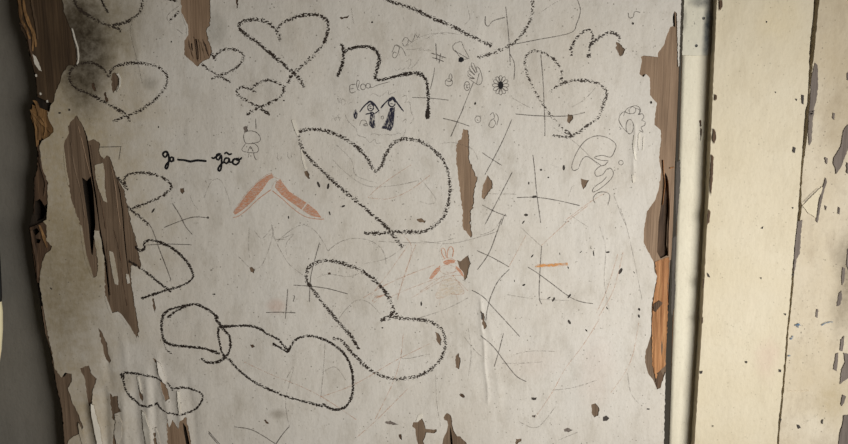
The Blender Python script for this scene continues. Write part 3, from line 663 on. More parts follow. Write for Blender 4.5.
def splinter(pts, w, m, label=None, depth=2.2, name='splinter', lift=0.4):
    """a torn fibre of wood: tapered ridge along a path"""
    c = spline(pts, 2.2); n = len(c); vv, ff = [], []
    for i, p in enumerate(c):
        a, b = c[max(0, i - 1)], c[min(n - 1, i + 1)]; dx, dy = b[0] - a[0], b[1] - a[1]; L = math.hypot(dx, dy) or 1
        t = i / (n - 1); ww = w * 0.5 * (0.25 + 0.75 * math.sin(math.pi * (0.08 + 0.84 * t))) * (1 + 0.5 * mnoise.noise(Vector((p[0] * .2, p[1] * .2, w))))
        nx, ny = -dy / L * ww, dx / L * ww
        h = lift + 0.8 * mnoise.noise(Vector((p[1] * .1, p[0], 2)))
        vv += [on(p[0] + nx, p[1] + ny, h - depth), on(p[0] + nx * .35, p[1] + ny * .35, h + 0.5), on(p[0] - nx * .5, p[1] - ny * .5, h), on(p[0] - nx, p[1] - ny, h - depth)]
    for i in range(n - 1):
        for k in range(3):
            a = i * 4 + k; ff.append((a, a + 1, a + 5, a + 4))
        ff.append((i * 4 + 3, i * 4, i * 4 + 4, i * 4 + 7))
    ff += [(0, 3, 2, 1), tuple((n - 1) * 4 + k for k in range(4))]
    return link(name, vv, ff, m, door, label=label)
splinter(T('A', (72, -20), (78, 30), (82, 75), (100, 110), (115, 150)), 3.6, M_splinter, 'orange-brown splinter hanging at the top of the door edge')
splinter(T('A', (88, -20), (95, 40), (110, 90), (130, 130), (138, 180)), 3.0, M_splinter)
splinter(T('A', (105, 60), (118, 100), (128, 150), (125, 195)), 2.2, M_splinter)
splinter(T('A', (78, 90), (95, 105), (108, 130), (120, 200), (128, 230)), 3.0, M_rot)
splinter(T('A', (120, -10), (128, 40), (140, 100), (145, 150)), 2.6, M_wooddark)
splinter(T('A', (128, 385), (140, 400), (150, 444)), 3.6, M_splinter)
splinter(T('A', (118, 420), (130, 450), (150, 490)), 4.0, M_splinter)
splinter(T('B', (125, 10), (150, 40), (185, 75), (195, 85)), 3.6, M_splinter, 'orange-brown splinter in the door edge notch')
splinter(T('B', (140, 25), (150, 70), (150, 115)), 3.0, M_splinter); splinter(T('B', (128, 30), (138, 80), (140, 140)), 2.6, M_splinter); splinter(T('B', (160, 30), (175, 60), (170, 100)), 2.4, M_splinter)
splinter(T('B', (150, 160), (158, 220), (175, 280), (168, 330)), 3.0, M_rot); splinter(T('C', (120, 40), (128, 90), (140, 150), (146, 220)), 3.2, M_rot); splinter(T('C', (150, 20), (165, 60), (180, 105)), 3.0, M_splinter)
def flake(poly, label, seed, m=None, off=0.5, thick=0.8, amp=0.4):
    return sheet('paint_flake', jag(poly, 1.8, amp, seed), [], lambda px, py: on(px, py, off), thick * 0.001, m or M_paint, door, label=label)
flake(T('A', (122, 205), (135, 215), (148, 240), (158, 272), (148, 268), (132, 245)), 'small white paint remnant on the dark door edge', 201, M_whiteflake, -0.5)
for k, q in enumerate([T('A', (134, 284), (140, 284), (141, 294), (135, 293)), T('A', (150, 355), (156, 354), (158, 362), (152, 364)), T('A', (176, 384), (182, 382), (183, 392), (177, 392))]): flake(q, None, 205 + k, M_whiteflake, -0.5, amp=0.1)
flake(T('LP', (128, 205), (158, 195), (165, 230), (165, 290), (174, 342), (160, 335), (145, 295), (132, 255)), 'white paint strip left inside the large torn patch', 211, None, -0.1)
flake(T('LQ', (182, 95), (195, 100), (205, 140), (215, 200), (215, 222), (203, 218), (194, 180), (185, 130)), 'white sliver of paint low in the large torn patch', 212, None, -0.1)
flake(T('LQ', (244, 180), (254, 183), (259, 215), (250, 217)), None, 213, None, -0.1)
flake(T('A', (448, 285), (456, 280), (466, 300), (463, 330), (450, 352), (458, 325), (459, 300)), 'raised paint rim beside the oval chip', 214, M_whiteflake, 1.2)
flake(T('F', (313, 38), (322, 36), (333, 62), (341, 95), (333, 96), (322, 70)), 'raised white scratch at the shoulder of the largest heart', 215, M_whiteflake, 0.7, amp=0.15)
flake(T('F', (347, 150), (352, 150), (362, 195), (370, 230), (362, 225), (352, 190)), None, 216, M_whiteflake, 0.5, amp=0.15)
flake(T('A', (274, 108), (279, 110), (290, 150), (300, 180), (304, 215), (302, 240), (296, 248), (294, 244), (299, 225), (296, 185), (284, 150)), 'raised paint crack, its lit edge painted pale, beside the soot stain', 217, M_whiteflake, 0.5, amp=0.2)  # lit edge of the crack put in as brighter paint
for k, q in enumerate([T('GD', (262, 160), (268, 165), (264, 200), (272, 250), (264, 245), (258, 200)), T('GD', (278, 155), (284, 150), (284, 180), (278, 215), (276, 190)), T('GD', (255, 300), (266, 308), (268, 325), (258, 330)), T('GD', (295, 165), (298, 165), (296, 215), (292, 215))]):
    flake(q, 'raised white paint scratch under the curly doodle' if k == 0 else None, 220 + k, M_whiteflake, 0.45, amp=0.15)
flake(T('BP', (150, 205), (178, 195), (188, 205), (184, 228), (150, 255), (130, 258)), None, 226, M_whiteflake, 0.3, amp=0.2)
# peeling strips of paint standing off the lower corner, torn fibres and rims in the bare wood
for k, (q, o_) in enumerate([(T('BL', (205, 282), (214, 290), (222, 330), (236, 380), (246, 450), (232, 450), (218, 390), (208, 330)), 2.0), (T('BL', (292, 330), (308, 335), (322, 360), (318, 420), (300, 444), (290, 400), (296, 360)), 1.2),
                          (T('BL', (398, 312), (412, 330), (430, 380), (436, 450), (416, 450), (404, 380)), 1.8), (T('BL', (458, 120), (470, 130), (486, 180), (496, 215), (484, 205), (466, 170)), 1.3), (T('BL', (378, 180), (386, 182), (398, 250), (392, 240)), 1.0),
                          (T('BL', (150, 360), (160, 380), (182, 450), (168, 450), (154, 400)), 1.2), (T('BL', (536, 235), (544, 240), (552, 320), (545, 330)), 0.9), (T('BL', (448, 380), (458, 400), (470, 450), (456, 450)), 1.2)]):
    flake(q, 'pale peeling strip of paint near the lower corner' if k < 3 else None, 230 + k, M_paint if k % 2 else M_whiteflake, o_, 1.6, 0.5)
for k, q in enumerate([T('LQ', (74, 0), (80, 2), (88, 55), (98, 112), (116, 165), (124, 196), (112, 176), (92, 124), (80, 60)), T('LP', (12, 150), (16, 150), (24, 220), (34, 275), (30, 280), (18, 222)),
                       T('LQ', (166, 262), (170, 262), (184, 300), (194, 326), (214, 320), (232, 336), (254, 368), (248, 372), (228, 342), (214, 328), (190, 334), (178, 308)), T('A', (696, 55), (702, 60), (720, 98), (721, 134), (716, 134), (714, 104))]):
    flake(q, None, 250 + k, M_paint, 0.35, 0.8, 0.3)
for pts, w, m in [(T('A', (742, 140), (750, 180), (758, 235)), 1.3, M_rot), (T('A', (760, 150), (766, 190), (768, 230)), 1.2, M_wooddark), (T('A', (722, 150), (728, 185), (742, 225)), 1.2, M_rot), (T('A', (776, 150), (790, 190), (800, 215)), 1.3, M_rot), (T('A', (768, 160), (778, 200), (784, 222)), 1.0, M_wooddark),
                  (T('LP', (40, 120), (50, 200), (75, 300), (92, 400)), 1.6, M_wood), (T('LP', (112, 130), (125, 210), (150, 330), (170, 440)), 1.5, M_rot), (T('LP', (190, 210), (205, 290), (215, 380), (225, 440)), 1.4, M_woodpale), (T('LQ', (200, 20), (225, 120), (235, 220), (250, 300)), 1.4, M_rot),
                  (T('LQ', (172, 60), (176, 160), (186, 260)), 1.5, M_wooddark), (T('LP', (66, 60), (84, 130), (100, 200), (112, 245)), 1.3, M_woodpale)]:
    splinter(pts, w, m, depth=1.4, lift=-0.75)
# torn edge by the post
pR = [p for p in paintR if 10 <= p[1] <= 262][4:]
rim = [(679.0, 64), (678.6, 80), (677.3, 110), (675.2, 160), (673, 226), (671, 258)]
hollow = [(665.5, 172.5), (667.8, 177.6), (669.9, 198), (667.2, 225), (666.5, 245), (667.8, 255), (660.4, 258.6), (657, 252), (658.7, 221.5), (662, 198), (663.8, 177.6)]
patchR = [(679.4, 8), (674.5, 8), (671, 14), (671, 24)] + [(p[0] - 1.8, p[1]) for p in pR] + [(652, 262)] + [(671, 260)] + rim[::-1][1:]
sheet('bare_door_edge', patchR, [hollow], lambda px, py: on(px, py, -0.85), 0.004, M_woodpale, door, label='long brown bare strip along the hinge edge beside the post', smooth=False, put_back=lambda px, py: at(px, py, 0.0055))
sheet('bare_door_edge', [(651.5, 258), (670.6, 258), (668, 300), (666.6, 336), (665.8, 374), (662, 392), (655, 392), (650, 380), (643, 368), (643.5, 350), (649, 340), (650, 300)], [], lambda px, py: on(px, py, -1.0), 0.004, M_wood, door, label='brown bare wood around the orange split', smooth=False, put_back=lambda px, py: at(px, py, 0.0055))
sheet('rotted_hollow', grow(hollow, 1.0), [], lambda px, py: at(px, py, 0.0028 + 0.0012 * mnoise.noise(Vector((px * .5, py * .08, 0)))), 0.003, M_rot, door, [(657 + 2 * i, 176 + 3 * j) for i in range(7) for j in range(28)], label='dark rotted hollow in the door edge')
osp = jag([(655, 262), (659, 260), (669, 257), (668, 300), (666.5, 340), (665, 366), (660, 371), (656, 379), (652.5, 366), (652, 330), (653, 303), (657, 279)], 2, 0.6, 41)
osh = sheet('split_wood', osp, [], lambda px, py: on(px, py, -0.4 + 1.1 * mnoise.noise(Vector((px * .35, py * .03, 5)))), 0.003, M_orange, door, [(653 + 1.8 * i, 262 + 3 * j) for i in range(9) for j in range(38)], label='bright orange freshly split wood in the door edge', smooth=False, put_back=lambda px, py: at(px, py, 0.005))
sheet('wood_knot', jag(T('O', (98, 320), (120, 308), (132, 316), (118, 335), (105, 352), (97, 345)), 1.5, 0.3, 43), [], lambda px, py: on(px, py, 0.5), 0.001, M_rot, osh, label='dark knot in the orange wood')
splinter([(663, 160), (663.5, 172), (664.5, 185), (662.5, 205)], 1.6, M_orange); splinter([(669.5, 168), (671, 168), (674, 167)], 1.6, M_orange, name='curled_fibre'); splinter([(668, 180), (669.5, 205), (668.5, 235), (668, 256)], 1.8, M_woodpale)
sheet('bare_wood_patch', jag([(655, 374), (661, 371), (664, 378), (660, 390), (657, 388)], 1.5, .4, 44), [], lambda px, py: on(px, py, -0.3), 0.002, M_rot, door, label='dark tip below the orange split wood')

# ------------------------------------------------------------------ crayon hearts
CW = 4.7
def heart(strokes, label, m=None, w=CW, name='crayon_heart'):
    return drawing(name, strokes, m or M_crayon, w * 1.15, label)
heart([T('A', (285, -20), (290, 18), (320, 48), (370, 78), (425, 100), (450, 108), (465, 122)), T('A', (545, -20), (541, 30), (520, 62), (480, 85), (425, 100))], 'crayon heart cut by the top of the picture above the soot stain', w=3.8)
drawing('crayon_tick', [T('A', (382, -15), (395, 15), (406, 35), (415, 50))], M_crayonfirm, 3.6, 'short black crayon tick inside the cut-off heart')
heart([T('A', (345, 238), (380, 252), (405, 275), (420, 295)), T('A', (420, 290), (432, 262), (480, 244), (540, 242), (600, 255), (635, 280), (640, 312), (625, 345), (590, 385), (540, 420), (495, 440), (432, 464)),
       T('A', (345, 238), (300, 246), (268, 275), (268, 308), (295, 340), (345, 360), (400, 390), (450, 418), (485, 440), (500, 465))], 'crayon heart with a dark oval chip in its notch, beside the soot', M_crayon, 3.7)
heart([T('D4', (640, 225), (650, 238), (660, 256)), T('D4', (652, 242), (680, 216), (715, 207), (755, 215), (775, 235), (770, 260), (740, 290), (700, 310), (662, 325), (640, 335)), T('D4', (600, 270), (630, 295), (680, 325), (722, 348))], 'small crayon heart touching the splintered bare strip', M_crayon, 3.2)
drawing('crayon_tick', [T('D4', (465, 90), (485, 70), (505, 48))], M_crayon, 3.0, 'short crayon tick just before the bare strip')
drawing('crayon_tick', [T('D4', (425, -14), (460, -2), (500, 6))], M_crayon, 3.0, 'crayon mark at the top of the picture before the bare strip')
heart([T('E', (270, 158), (260, 125), (225, 88), (180, 75), (130, 80), (112, 100), (135, 130), (190, 170), (250, 220), (310, 270), (345, 305), (360, 335)),
       T('E', (256, 115), (270, 97), (290, 82), (340, 62), (390, 55), (430, 65), (452, 90), (450, 130), (430, 175), (395, 215), (345, 260), (312, 290), (298, 322))], 'large crayon heart with crossed tip above the smaller heart', M_crayon, 4.3)
heart([T('E', (178, 352), (150, 338), (120, 335), (103, 350), (115, 370), (150, 390), (190, 412), (230, 440)), T('E', (160, 335), (195, 314), (230, 308), (270, 320), (285, 340), (270, 370), (230, 395), (185, 412), (140, 440))], 'small crayon heart below the large crossed-tip heart', M_crayon, 3.5)
heart([T('F', (340, 85), (370, 75), (420, 75), (480, 92), (540, 125), (590, 170), (625, 228)), T('F', (628, 240), (655, 215), (670, 175), (695, 135), (735, 112), (790, 115), (842, 140)) + T('J', (40, 142), (80, 180), (105, 230), (115, 290), (110, 350), (95, 400), (70, 430)) + T('K', (40, 32), (0, 46)) + T('G', (740, 45), (650, 51), (590, 50)),
       T('F', (340, 95), (355, 150), (400, 205), (470, 270), (540, 330), (610, 390), (670, 442)) + T('G', (690, 45), (738, 105))], 'largest crayon heart, with a long straight side and crossed tip', M_crayon, 4.2)
heart([T('B', (450, 258), (470, 280), (488, 304), (478, 285), (478, 262), (490, 248), (530, 240), (580, 245), (625, 260), (652, 285), (650, 305), (620, 330), (570, 352), (520, 372), (495, 380)), T('B', (490, 368), (505, 385), (530, 405), (570, 442))], 'upper half-heart in crayon against the large torn patch', M_crayon, 3.3)
heart([T('C', (520, 100), (538, 118), (552, 110), (555, 85), (580, 78), (620, 88), (670, 115), (715, 160), (737, 200), (735, 225), (700, 250), (640, 268), (540, 300)), T('C', (495, 155), (560, 200), (610, 240), (655, 277)), T('C', (520, 106), (545, 122))], 'lower half-heart in crayon against the large torn patch', M_crayonfirm, 2.9)
heart([T('C', (740, 322), (690, 332), (640, 348), (622, 375), (618, 420)) + T('D', (618, 0), (625, 40), (650, 62), (720, 72), (780, 78), (842, 98)), T('C', (640, 375), (680, 345), (740, 322), (790, 340), (835, 375)) + T('G', (20, 375), (42, 404), (62, 430)) + T('H', (74, 30), (78, 70), (65, 105), (30, 130), (0, 132)) + T('D', (790, 128), (770, 116))], 'rounded crayon loop overlapping the long bean-shaped heart', M_crayonfirm, 3.0)
drawing('crayon_tick', [T('D', (626, 48), (634, 76), (642, 88), (660, 98))], M_crayonpale, 2.2, 'faint crayon tail below the rounded loop')
heart([T('G', (100, 406), (62, 406), (38, 410), (32, 432)) + T('H', (36, 50), (50, 100), (75, 122), (110, 160), (160, 200), (220, 232), (290, 260), (360, 280), (432, 300)), T('G', (38, 410), (70, 408), (150, 405), (200, 420)) + T('H', (215, 20), (265, 45), (302, 92)), T('H', (300, 92), (315, 60), (340, 38), (380, 30), (430, 42), (475, 65), (515, 100), (540, 150), (548, 210), (543, 260), (525, 295), (495, 312), (460, 308), (430, 288)), T('H', (240, 58), (268, 74), (300, 93))], 'long bean-shaped crayon heart low on the door', M_crayonfirm, 2.9)
heart([T('G', (655, 382), (685, 370), (702, 350), (698, 325), (675, 280), (630, 230), (580, 195), (520, 170), (460, 156), (420, 158), (385, 175), (370, 200), (373, 235), (400, 275), (450, 340), (500, 400), (545, 450)) + T('H', (548, 45), (572, 82)),
       T('G', (652, 386), (700, 370), (725, 375), (780, 380), (842, 388)) + T('K', (40, 391), (75, 410), (92, 436)) + T('L', (95, 40), (95, 80), (75, 125), (40, 160), (0, 182)) + T('H', (810, 180), (760, 192), (700, 195), (640, 175), (590, 140), (540, 90), (500, 45), (470, 40)), T('G', (705, 372), (722, 352))], 'rounded crayon heart with a chip inside, touching the bean-shaped one', M_crayon, 4.0)
heart([T('D', (463, 172), (466, 190), (475, 172), (530, 176), (590, 188), (640, 212), (662, 240)), T('D', (472, 178), (475, 220), (495, 260), (530, 292), (560, 300), (603, 290)), T('D', (655, 232), (700, 228), (745, 238), (775, 255), (770, 285), (740, 315), (690, 330), (640, 322), (612, 305), (600, 285))], 'lowest crayon heart, double-lobed over peeling paint', M_crayonfirm, 2.6)
heart([T('I', (538, 315), (540, 270), (515, 230), (475, 205), (435, 195), (405, 215), (405, 260), (420, 310), (445, 360), (475, 405), (500, 440)) + T('J', (545, 70), (578, 98)), T('I', (495, 356), (530, 325), (580, 310), (640, 310), (690, 325), (715, 355), (705, 390)) + T('J', (682, 28), (640, 60), (600, 90), (560, 103), (505, 95))], 'dotted crayon heart crossed by a pencil line, under the m mark', M_crayonpale, 3.5)

CRV = lambda s, label, m=M_crayon, w=4.0: drawing('crayon_squiggle', s, m, w * 1.2, label)
CRV([T('E', (505, 168), (512, 205), (505, 250), (487, 294)), T('E', (508, 198), (560, 181), (610, 180), (640, 200), (648, 230), (640, 265), (633, 302), (670, 303), (720, 290), (780, 280), (815, 290), (830, 320), (835, 370), (834, 455))], 'wavy crayon line stepping down over the two stick figures', M_crayonfirm, 3.9)
CRV([T('E', (640, -14), (720, 15), (780, 35), (842, 65)) + T('I', (60, 75), (120, 100), (180, 130), (240, 160), (275, 176))], 'long slanted crayon line from the top of the picture', M_crayon, 3.8)
CRV([T('I', (220, 220), (270, 205), (330, 180), (370, 155), (405, 110), (425, 70), (432, 30), (430, -20))], 'curved crayon line rising to the top of the picture', M_crayonpale, 3.6)
CRV([T('I', (578, 215), (580, 180), (600, 145), (635, 115), (655, 118), (660, 140), (650, 180), (645, 222)), T('I', (654, 170), (690, 140), (730, 125), (755, 135), (765, 158))], 'crayon letter m above the dotted heart', M_crayon, 3.6)

# ------------------------------------------------------------------ handwriting in pen
hw = drawing('handwriting', [T('WR', (150, 137), (190, 140), (225, 147), (260, 141), (315, 145))], M_ink, 2.3, 'black pen writing: ja, a long dash, then a short word', wob=0.1)
def letter(s, w=1.95): return drawing('letter', s, M_ink, w, None, hw, wob=0.08)
letter([T('WR', (68, 102), (84, 92), (97, 96), (94, 112), (84, 124), (72, 112), (74, 100), (88, 94), (102, 108), (104, 140), (99, 174), (91, 188), (84, 180), (92, 160), (112, 142))])
letter([T('WR', (128, 124), (115, 124), (110, 138), (118, 148), (128, 138), (129, 124), (131, 148))])
letter([T('WR', (342, 124), (354, 130), (368, 120), (392, 104), (374, 108), (368, 128), (382, 138), (396, 112), (398, 150), (395, 185), (386, 200), (378, 190), (390, 168), (414, 146))])
letter([T('WR', (436, 130), (420, 128), (412, 146), (424, 158), (438, 146), (440, 126), (444, 152), (462, 146))])
letter([T('WR', (413, 106), (425, 97), (440, 108), (457, 103))])
letter([T('WR', (480, 130), (463, 138), (460, 156), (478, 165), (496, 148), (490, 131), (476, 134), (492, 140), (512, 124))])

# ------------------------------------------------------------------ coloured drawings
ch = drawing('orange_chevron', [T('OR', (350, 60), (300, 78), (240, 125), (170, 195), (100, 288), (62, 350)), T('OR', (340, 60), (370, 90), (415, 110)), T('OR', (342, 185), (360, 140), (385, 110))], M_faintred, 1.0, 'orange pencil chevron of two hatched bars')
drawing('bar', [], M_redpencil, 1, 'hatched orange bar, the one sloping down to the torn side', ch, fills=[T('OR', (345, 68), (300, 84), (240, 130), (170, 205), (105, 290), (62, 350), (75, 368), (130, 335), (205, 268), (280, 180), (325, 112), (362, 92))])
drawing('bar', [], M_redpencil, 1, 'hatched orange bar, the one with a pale nick across it', ch, fills=[T('OR', (410, 105), (380, 125), (370, 165), (420, 225), (500, 285), (565, 330), (605, 280), (540, 238), (475, 196), (440, 150)), T('OR', (612, 285), (572, 335), (640, 378), (715, 390), (680, 340))])
drawing('outline', [T('OR', (340, 183), (250, 250), (170, 325), (105, 375), (60, 390)), T('OR', (350, 190), (430, 255), (500, 320), (590, 380), (690, 400), (735, 398))], M_redpencil, 0.9, None, ch, cols=2)
drawing('orange_dash', [T('SP', (203, 246), (240, 244), (280, 242), (326, 239)), T('SP', (212, 240), (270, 239), (325, 235))], M_orangewax, 2.6, 'short thick orange wax dash')
drawing('faint_orange_scribble', [T('MH', (435, 345), (450, 322), (470, 325)), T('MH', (450, 330), (488, 315)), T('MH', (440, 350), (455, 340))], M_faintred, 1.6, 'faint orange scribble inside the rounded heart')
rb = drawing('rabbit_eared_girl', [T('RB', (150, 140), (175, 128), (205, 132), (230, 145)), T('RB', *ell(182, 192, 44, 26, 16)), T('RB', (158, 185), (170, 184)), T('RB', (192, 184), (205, 184)), T('RB', (170, 204), (184, 208), (198, 202))], M_faintred, 0.9, 'faint orange pencil girl with rabbit ears and outstretched arms', cols=2)
drawing('ear', [T('RB', (166, 132), (150, 105), (147, 78), (160, 74), (170, 95), (174, 125))], M_redpencil, 0.9, None, rb, cols=2)
drawing('ear', [T('RB', (180, 128), (180, 95), (192, 68), (206, 68), (213, 85), (208, 122))], M_redpencil, 0.9, None, rb, cols=2)
drawing('bow', [], M_redpencil, 1, 'red filled bow', rb, fills=[T('RB', (155, 150), (172, 138), (200, 136), (222, 142), (218, 156), (196, 158), (180, 166), (160, 162))])
drawing('arm', [], M_redpencil, 1, 'orange filled arm', rb, fills=[T('RB', (140, 168), (112, 190), (90, 218), (78, 242), (94, 246), (114, 224), (138, 196))])
drawing('arm', [], M_redpencil, 1, 'orange filled arm', rb, fills=[T('RB', (226, 170), (246, 185), (262, 205), (272, 232), (262, 228), (244, 206), (226, 186))])
drawing('dress', [], M_yellowpencil, 1, 'pale yellow scribbled dress', rb, fills=[T('RB', (170, 230), (215, 225), (240, 265), (270, 315), (245, 328), (200, 330), (160, 345), (120, 350), (120, 325), (148, 270))])
drawing('outline', [T('RB', (165, 228), (145, 265), (118, 325), (122, 350), (165, 345)), T('RB', (210, 222), (240, 262), (272, 318), (235, 330), (195, 325)), T('RB', (140, 345), (136, 390)), T('RB', (228, 330), (234, 352), (240, 368))], M_faintred, 0.9, None, rb, cols=2)

sf = drawing('stick_figures', [T('FG', (118, 262), (135, 300), (160, 325), (185, 350), (195, 385), (222, 395), (245, 405), (265, 430), (295, 410), (305, 435), (330, 430)), T('FG', (270, 385), (290, 375), (320, 385), (360, 380), (400, 385), (440, 372), (462, 395), (480, 345))], M_pencilfaint, 1.0, 'two small ink figures side by side with dark pointed hair inside a pencil scribble', cols=2)
f1 = drawing('figure', [T('FG', (205, 250), (232, 214), (265, 188), (295, 210), (322, 246)), T('FG', (245, 205), (268, 190), (290, 215)), T('FG', *ell(270, 222, 17, 20, 12)), T('FG', (208, 244), (240, 206), (268, 184), (292, 200), (318, 238)), T('FG', (285, 248), (270, 255), (240, 262)), T('FG', (320, 240), (300, 255), (285, 262)), T('FG', (262, 212), (276, 216)), T('FG', (262, 226), (278, 228))], M_inkline, 1.25, 'shorter ink figure', sf)
drawing('dress', [], M_inkblue, 1, 'dark hatched dress', f1, fills=[T('FG', (266, 248), (292, 252), (296, 300), (299, 342), (280, 346), (262, 322), (266, 285))])
f2 = drawing('figure', [T('FG', (330, 226), (362, 190), (400, 160), (430, 198), (466, 246)), T('FG', (375, 182), (400, 162), (425, 195)), T('FG', *ell(396, 195, 20, 22, 12)), T('FG', (395, 162), (390, 185)), T('FG', (408, 165), (412, 190)), T('FG', (334, 220), (366, 186), (398, 166), (424, 190), (458, 238)), T('FG', (388, 198), (404, 202)), T('FG', (382, 170), (386, 188))], M_inkline, 1.4, 'taller ink figure', sf)
drawing('dress', [], M_inkblue, 1, 'dark hatched dress', f2, fills=[T('FG', (386, 224), (414, 220), (410, 280), (404, 335), (388, 362), (358, 350), (334, 346), (365, 290))])
drawing('ink_blot', [], M_inkblue, 1, 'dark ink oval beside the figures', sf, fills=[T('FG', *ell(181, 262, 12, 29, 12)[:-1])])
nm = drawing('pencil_name', [T('FG', (182, 84), (148, 92), (152, 135), (182, 128)), T('FG', (150, 112), (172, 108))], M_pencil, 0.85, 'pencilled word Eloa above the two figures', cols=2)
for s in ([T('FG', (190, 122), (200, 92), (204, 68), (194, 60), (188, 80), (192, 110), (206, 122))], [T('FG', *ell(226, 100, 15, 17, 12))], [T('FG', *ell(256, 94, 13, 14, 12)), T('FG', (268, 80), (270, 100), (282, 104), (305, 92), (345, 80), (382, 70))]):
    drawing('letter', s, M_pencil, 0.8, None, nm, cols=2)
drawing('pencil_scribble', [T('FG', (75, 165), (85, 195), (92, 165)), T('FG', *ell(108, 190, 12, 18, 10)), T('FG', (125, 180), (135, 200), (160, 188))], M_pencilfaint, 1.0, 'faint pencil letters beside the figures, upper', cols=2)
drawing('pencil_scribble', [T('FG', (38, 305), (48, 270), (62, 300), (75, 268), (88, 300)), T('FG', (60, 280), (100, 285))], M_pencilfaint, 1.0, 'faint pencil letters beside the figures, lower', cols=2)
drawing('pencil_scribble', [T('FG', (265, 150), (290, 140), (320, 155), (345, 145), (375, 120), (378, 145), (420, 128))], M_pencilfaint, 0.9, None, cols=2)
drawing('pencil_scribble', [T('FG', (205, 330), (215, 300), (240, 300), (250, 330), (225, 325), (250, 315))], M_pencil, 0.9, None, cols=2)
drawing('pencil_scribble', [T('FG', (335, 290), (332, 278), (342, 272), (348, 285), (338, 292))], M_pencil, 0.8, None, cols=2)
drawing('pencil_scribble', [T('FG', (455, 160), (480, 150), (485, 175), (470, 195), (500, 190), (510, 250), (525, 280), (505, 320)), T('FG', (455, 310), (480, 290), (475, 320))], M_pencilfaint, 1.0, None, cols=2)

# ------------------------------------------------------------------ pencil drawings
def pen(name, strokes, label=None, m=None, w=0.95, parent=None, fills=()):
    return drawing(name, strokes, m or M_pencil, w, label, parent, cols=2, wob=0.15, fills=fills)
fl = pen('flower_drawing', [T('FL', *ell(596 + 26 * math.cos(a), 322 + 33 * math.sin(a), 15, 8.5, 9, a)) for a in [i * 2 * math.pi / 12 for i in range(12)]], 'small pencilled flower with a solid black middle', None, 0.75)
drawing('flower_centre', [], M_ink, 1, 'solid black centre', fl, fills=[T('FL', *ell(596, 322, 13, 20, 14)[:-1])])
pen('flower_drawing', [T('FL', (468, 290), (435, 262), (440, 250), (468, 272), (440, 238), (448, 228), (472, 262), (450, 218), (462, 215), (480, 262), (475, 230), (490, 240), (500, 265), (505, 295), (498, 315), (478, 316), (490, 262)), T('FL', (468, 290), (438, 280), (432, 268)), T('FL', (462, 306), (440, 360), (418, 415), (405, 446)), T('FL', (465, 290), (440, 290), (462, 306), (480, 318))], 'pencilled flower on a long leaning stem', None, 0.8)
fb = pen('tooth_doodle', [T('FL', (375, 115), (400, 108), (415, 140), (440, 190), (400, 170), (365, 150), (360, 128), (375, 112)), T('FL', (372, 150), (392, 180), (400, 195)), T('FL', (440, 190), (415, 195), (400, 195))], 'pencilled loop with a black blot at its foot', None, 0.8)
drawing('blot', [], M_ink, 1, None, fb, fills=[T('FL', (388, 190), (398, 182), (412, 186), (414, 202), (400, 210), (388, 206))])
pen('strawberry_doodle', [T('FL', *ell(340, 308, 18, 18, 14)), T('FL', (340, 292), (344, 268), (352, 268), (356, 285), (348, 300)), T('FL', (325, 298), (345, 304), (358, 296))], 'tiny pencilled berry shape', None, 0.8)
pen('face_doodle', [T('FL', *ell(430, 326, 14, 22, 12)), T('FL', (422, 318), (432, 322), (440, 316)), T('FL', (424, 334), (438, 332)), T('FL', (428, 322), (430, 340))], 'tiny pencilled face under the leaning flower', None, 0.75)
pen('pencil_hash', [T('FL', (276, 115), (278, 160), (281, 202)), T('FL', (253, 164), (290, 175), (327, 188)), T('FL', (258, 186), (290, 195), (315, 206)), T('FL', (300, 165), (292, 215))], 'small pencilled hash sign')
pen('pencil_writing', [T('FL', (60, 160), (75, 125), (95, 130), (90, 165), (75, 188), (62, 178), (70, 158), (85, 165)), T('FL', (78, 125), (110, 140), (130, 180)), T('FL', (110, 108), (125, 86), (140, 95), (135, 120), (120, 130), (110, 112)), T('FL', (140, 95), (155, 110), (168, 90), (175, 68), (186, 88), (194, 68))], 'faint slanted pencil word above the wavy crayon line', M_pencil, 0.7)
pen('pencil_writing', [T('FL', (72, 240), (85, 252), (100, 238), (112, 248), (125, 232)), T('FL', (128, 208), (148, 192), (152, 215), (138, 242), (170, 226), (202, 183))], 'faint pencil letters touching the wavy crayon line', M_pencilfaint, 0.9)
pen('pencil_line', [T('FL', (270, 235), (262, 285), (248, 342))], None, None, 0.8)
pen('pencil_line', [T('FL', (160, 382), (250, 386), (340, 396))], 'pencil dash crossing the wavy crayon line', None, 0.95)
pen('pencil_line', [T('FL', (130, 130), (200, 85), (270, 66), (330, 72))], None, M_pencilfaint, 0.8)
pen('pencil_line', [T('FL', (130, 145), (200, 148), (250, 152))], None, M_pencilfaint, 0.8)
cr = lambda *s, label=None: pen('pencil_cross', list(s), label)
pen('pencil_cross', [T('I', (328, 25), (335, 90), (342, 170), (346, 252)), T('I', (325, 66), (280, 80), (262, 100), (250, 92), (250, 62)), T('I', (342, 172), (450, 152), (575, 126), (600, 90), (614, 40), (600, -10)), T('I', (344, 205), (362, 245), (360, 305))], 'tall pencil cross with a curl, over the curved crayon line')
pen('pencil_line', [T('I', (455, 52), (510, 15), (560, -10))], None, M_pencilfaint)
pen('pencil_line', [T('I', (462, 208), (470, 300), (475, 400), (478, 470)) + T('J', (478, 100))], 'upright pencil line through the dotted heart')
pen('pencil_line', [T('J', (365, 15), (450, 22), (560, 23), (630, 10))], 'level pencil line through the dotted heart')
pen('pencil_line', [T('I', (345, 370), (380, 390), (420, 412))], None, M_pencilfaint)
pen('pencil_line', [T('I', (580, 410), (630, 380), (680, 325))], None, M_pencilfaint)
cr(T('J', (352, 35), (320, 110), (285, 180), (248, 248)), T('J', (238, 163), (275, 188), (313, 212)), label='slanted pencil cross above the brown diamond chip')
cr(T('J', (168, -10), (145, 40), (118, 102)), T('J', (88, 32), (140, 45), (190, 62)), label='pencil cross at the top of the tall bare strip')
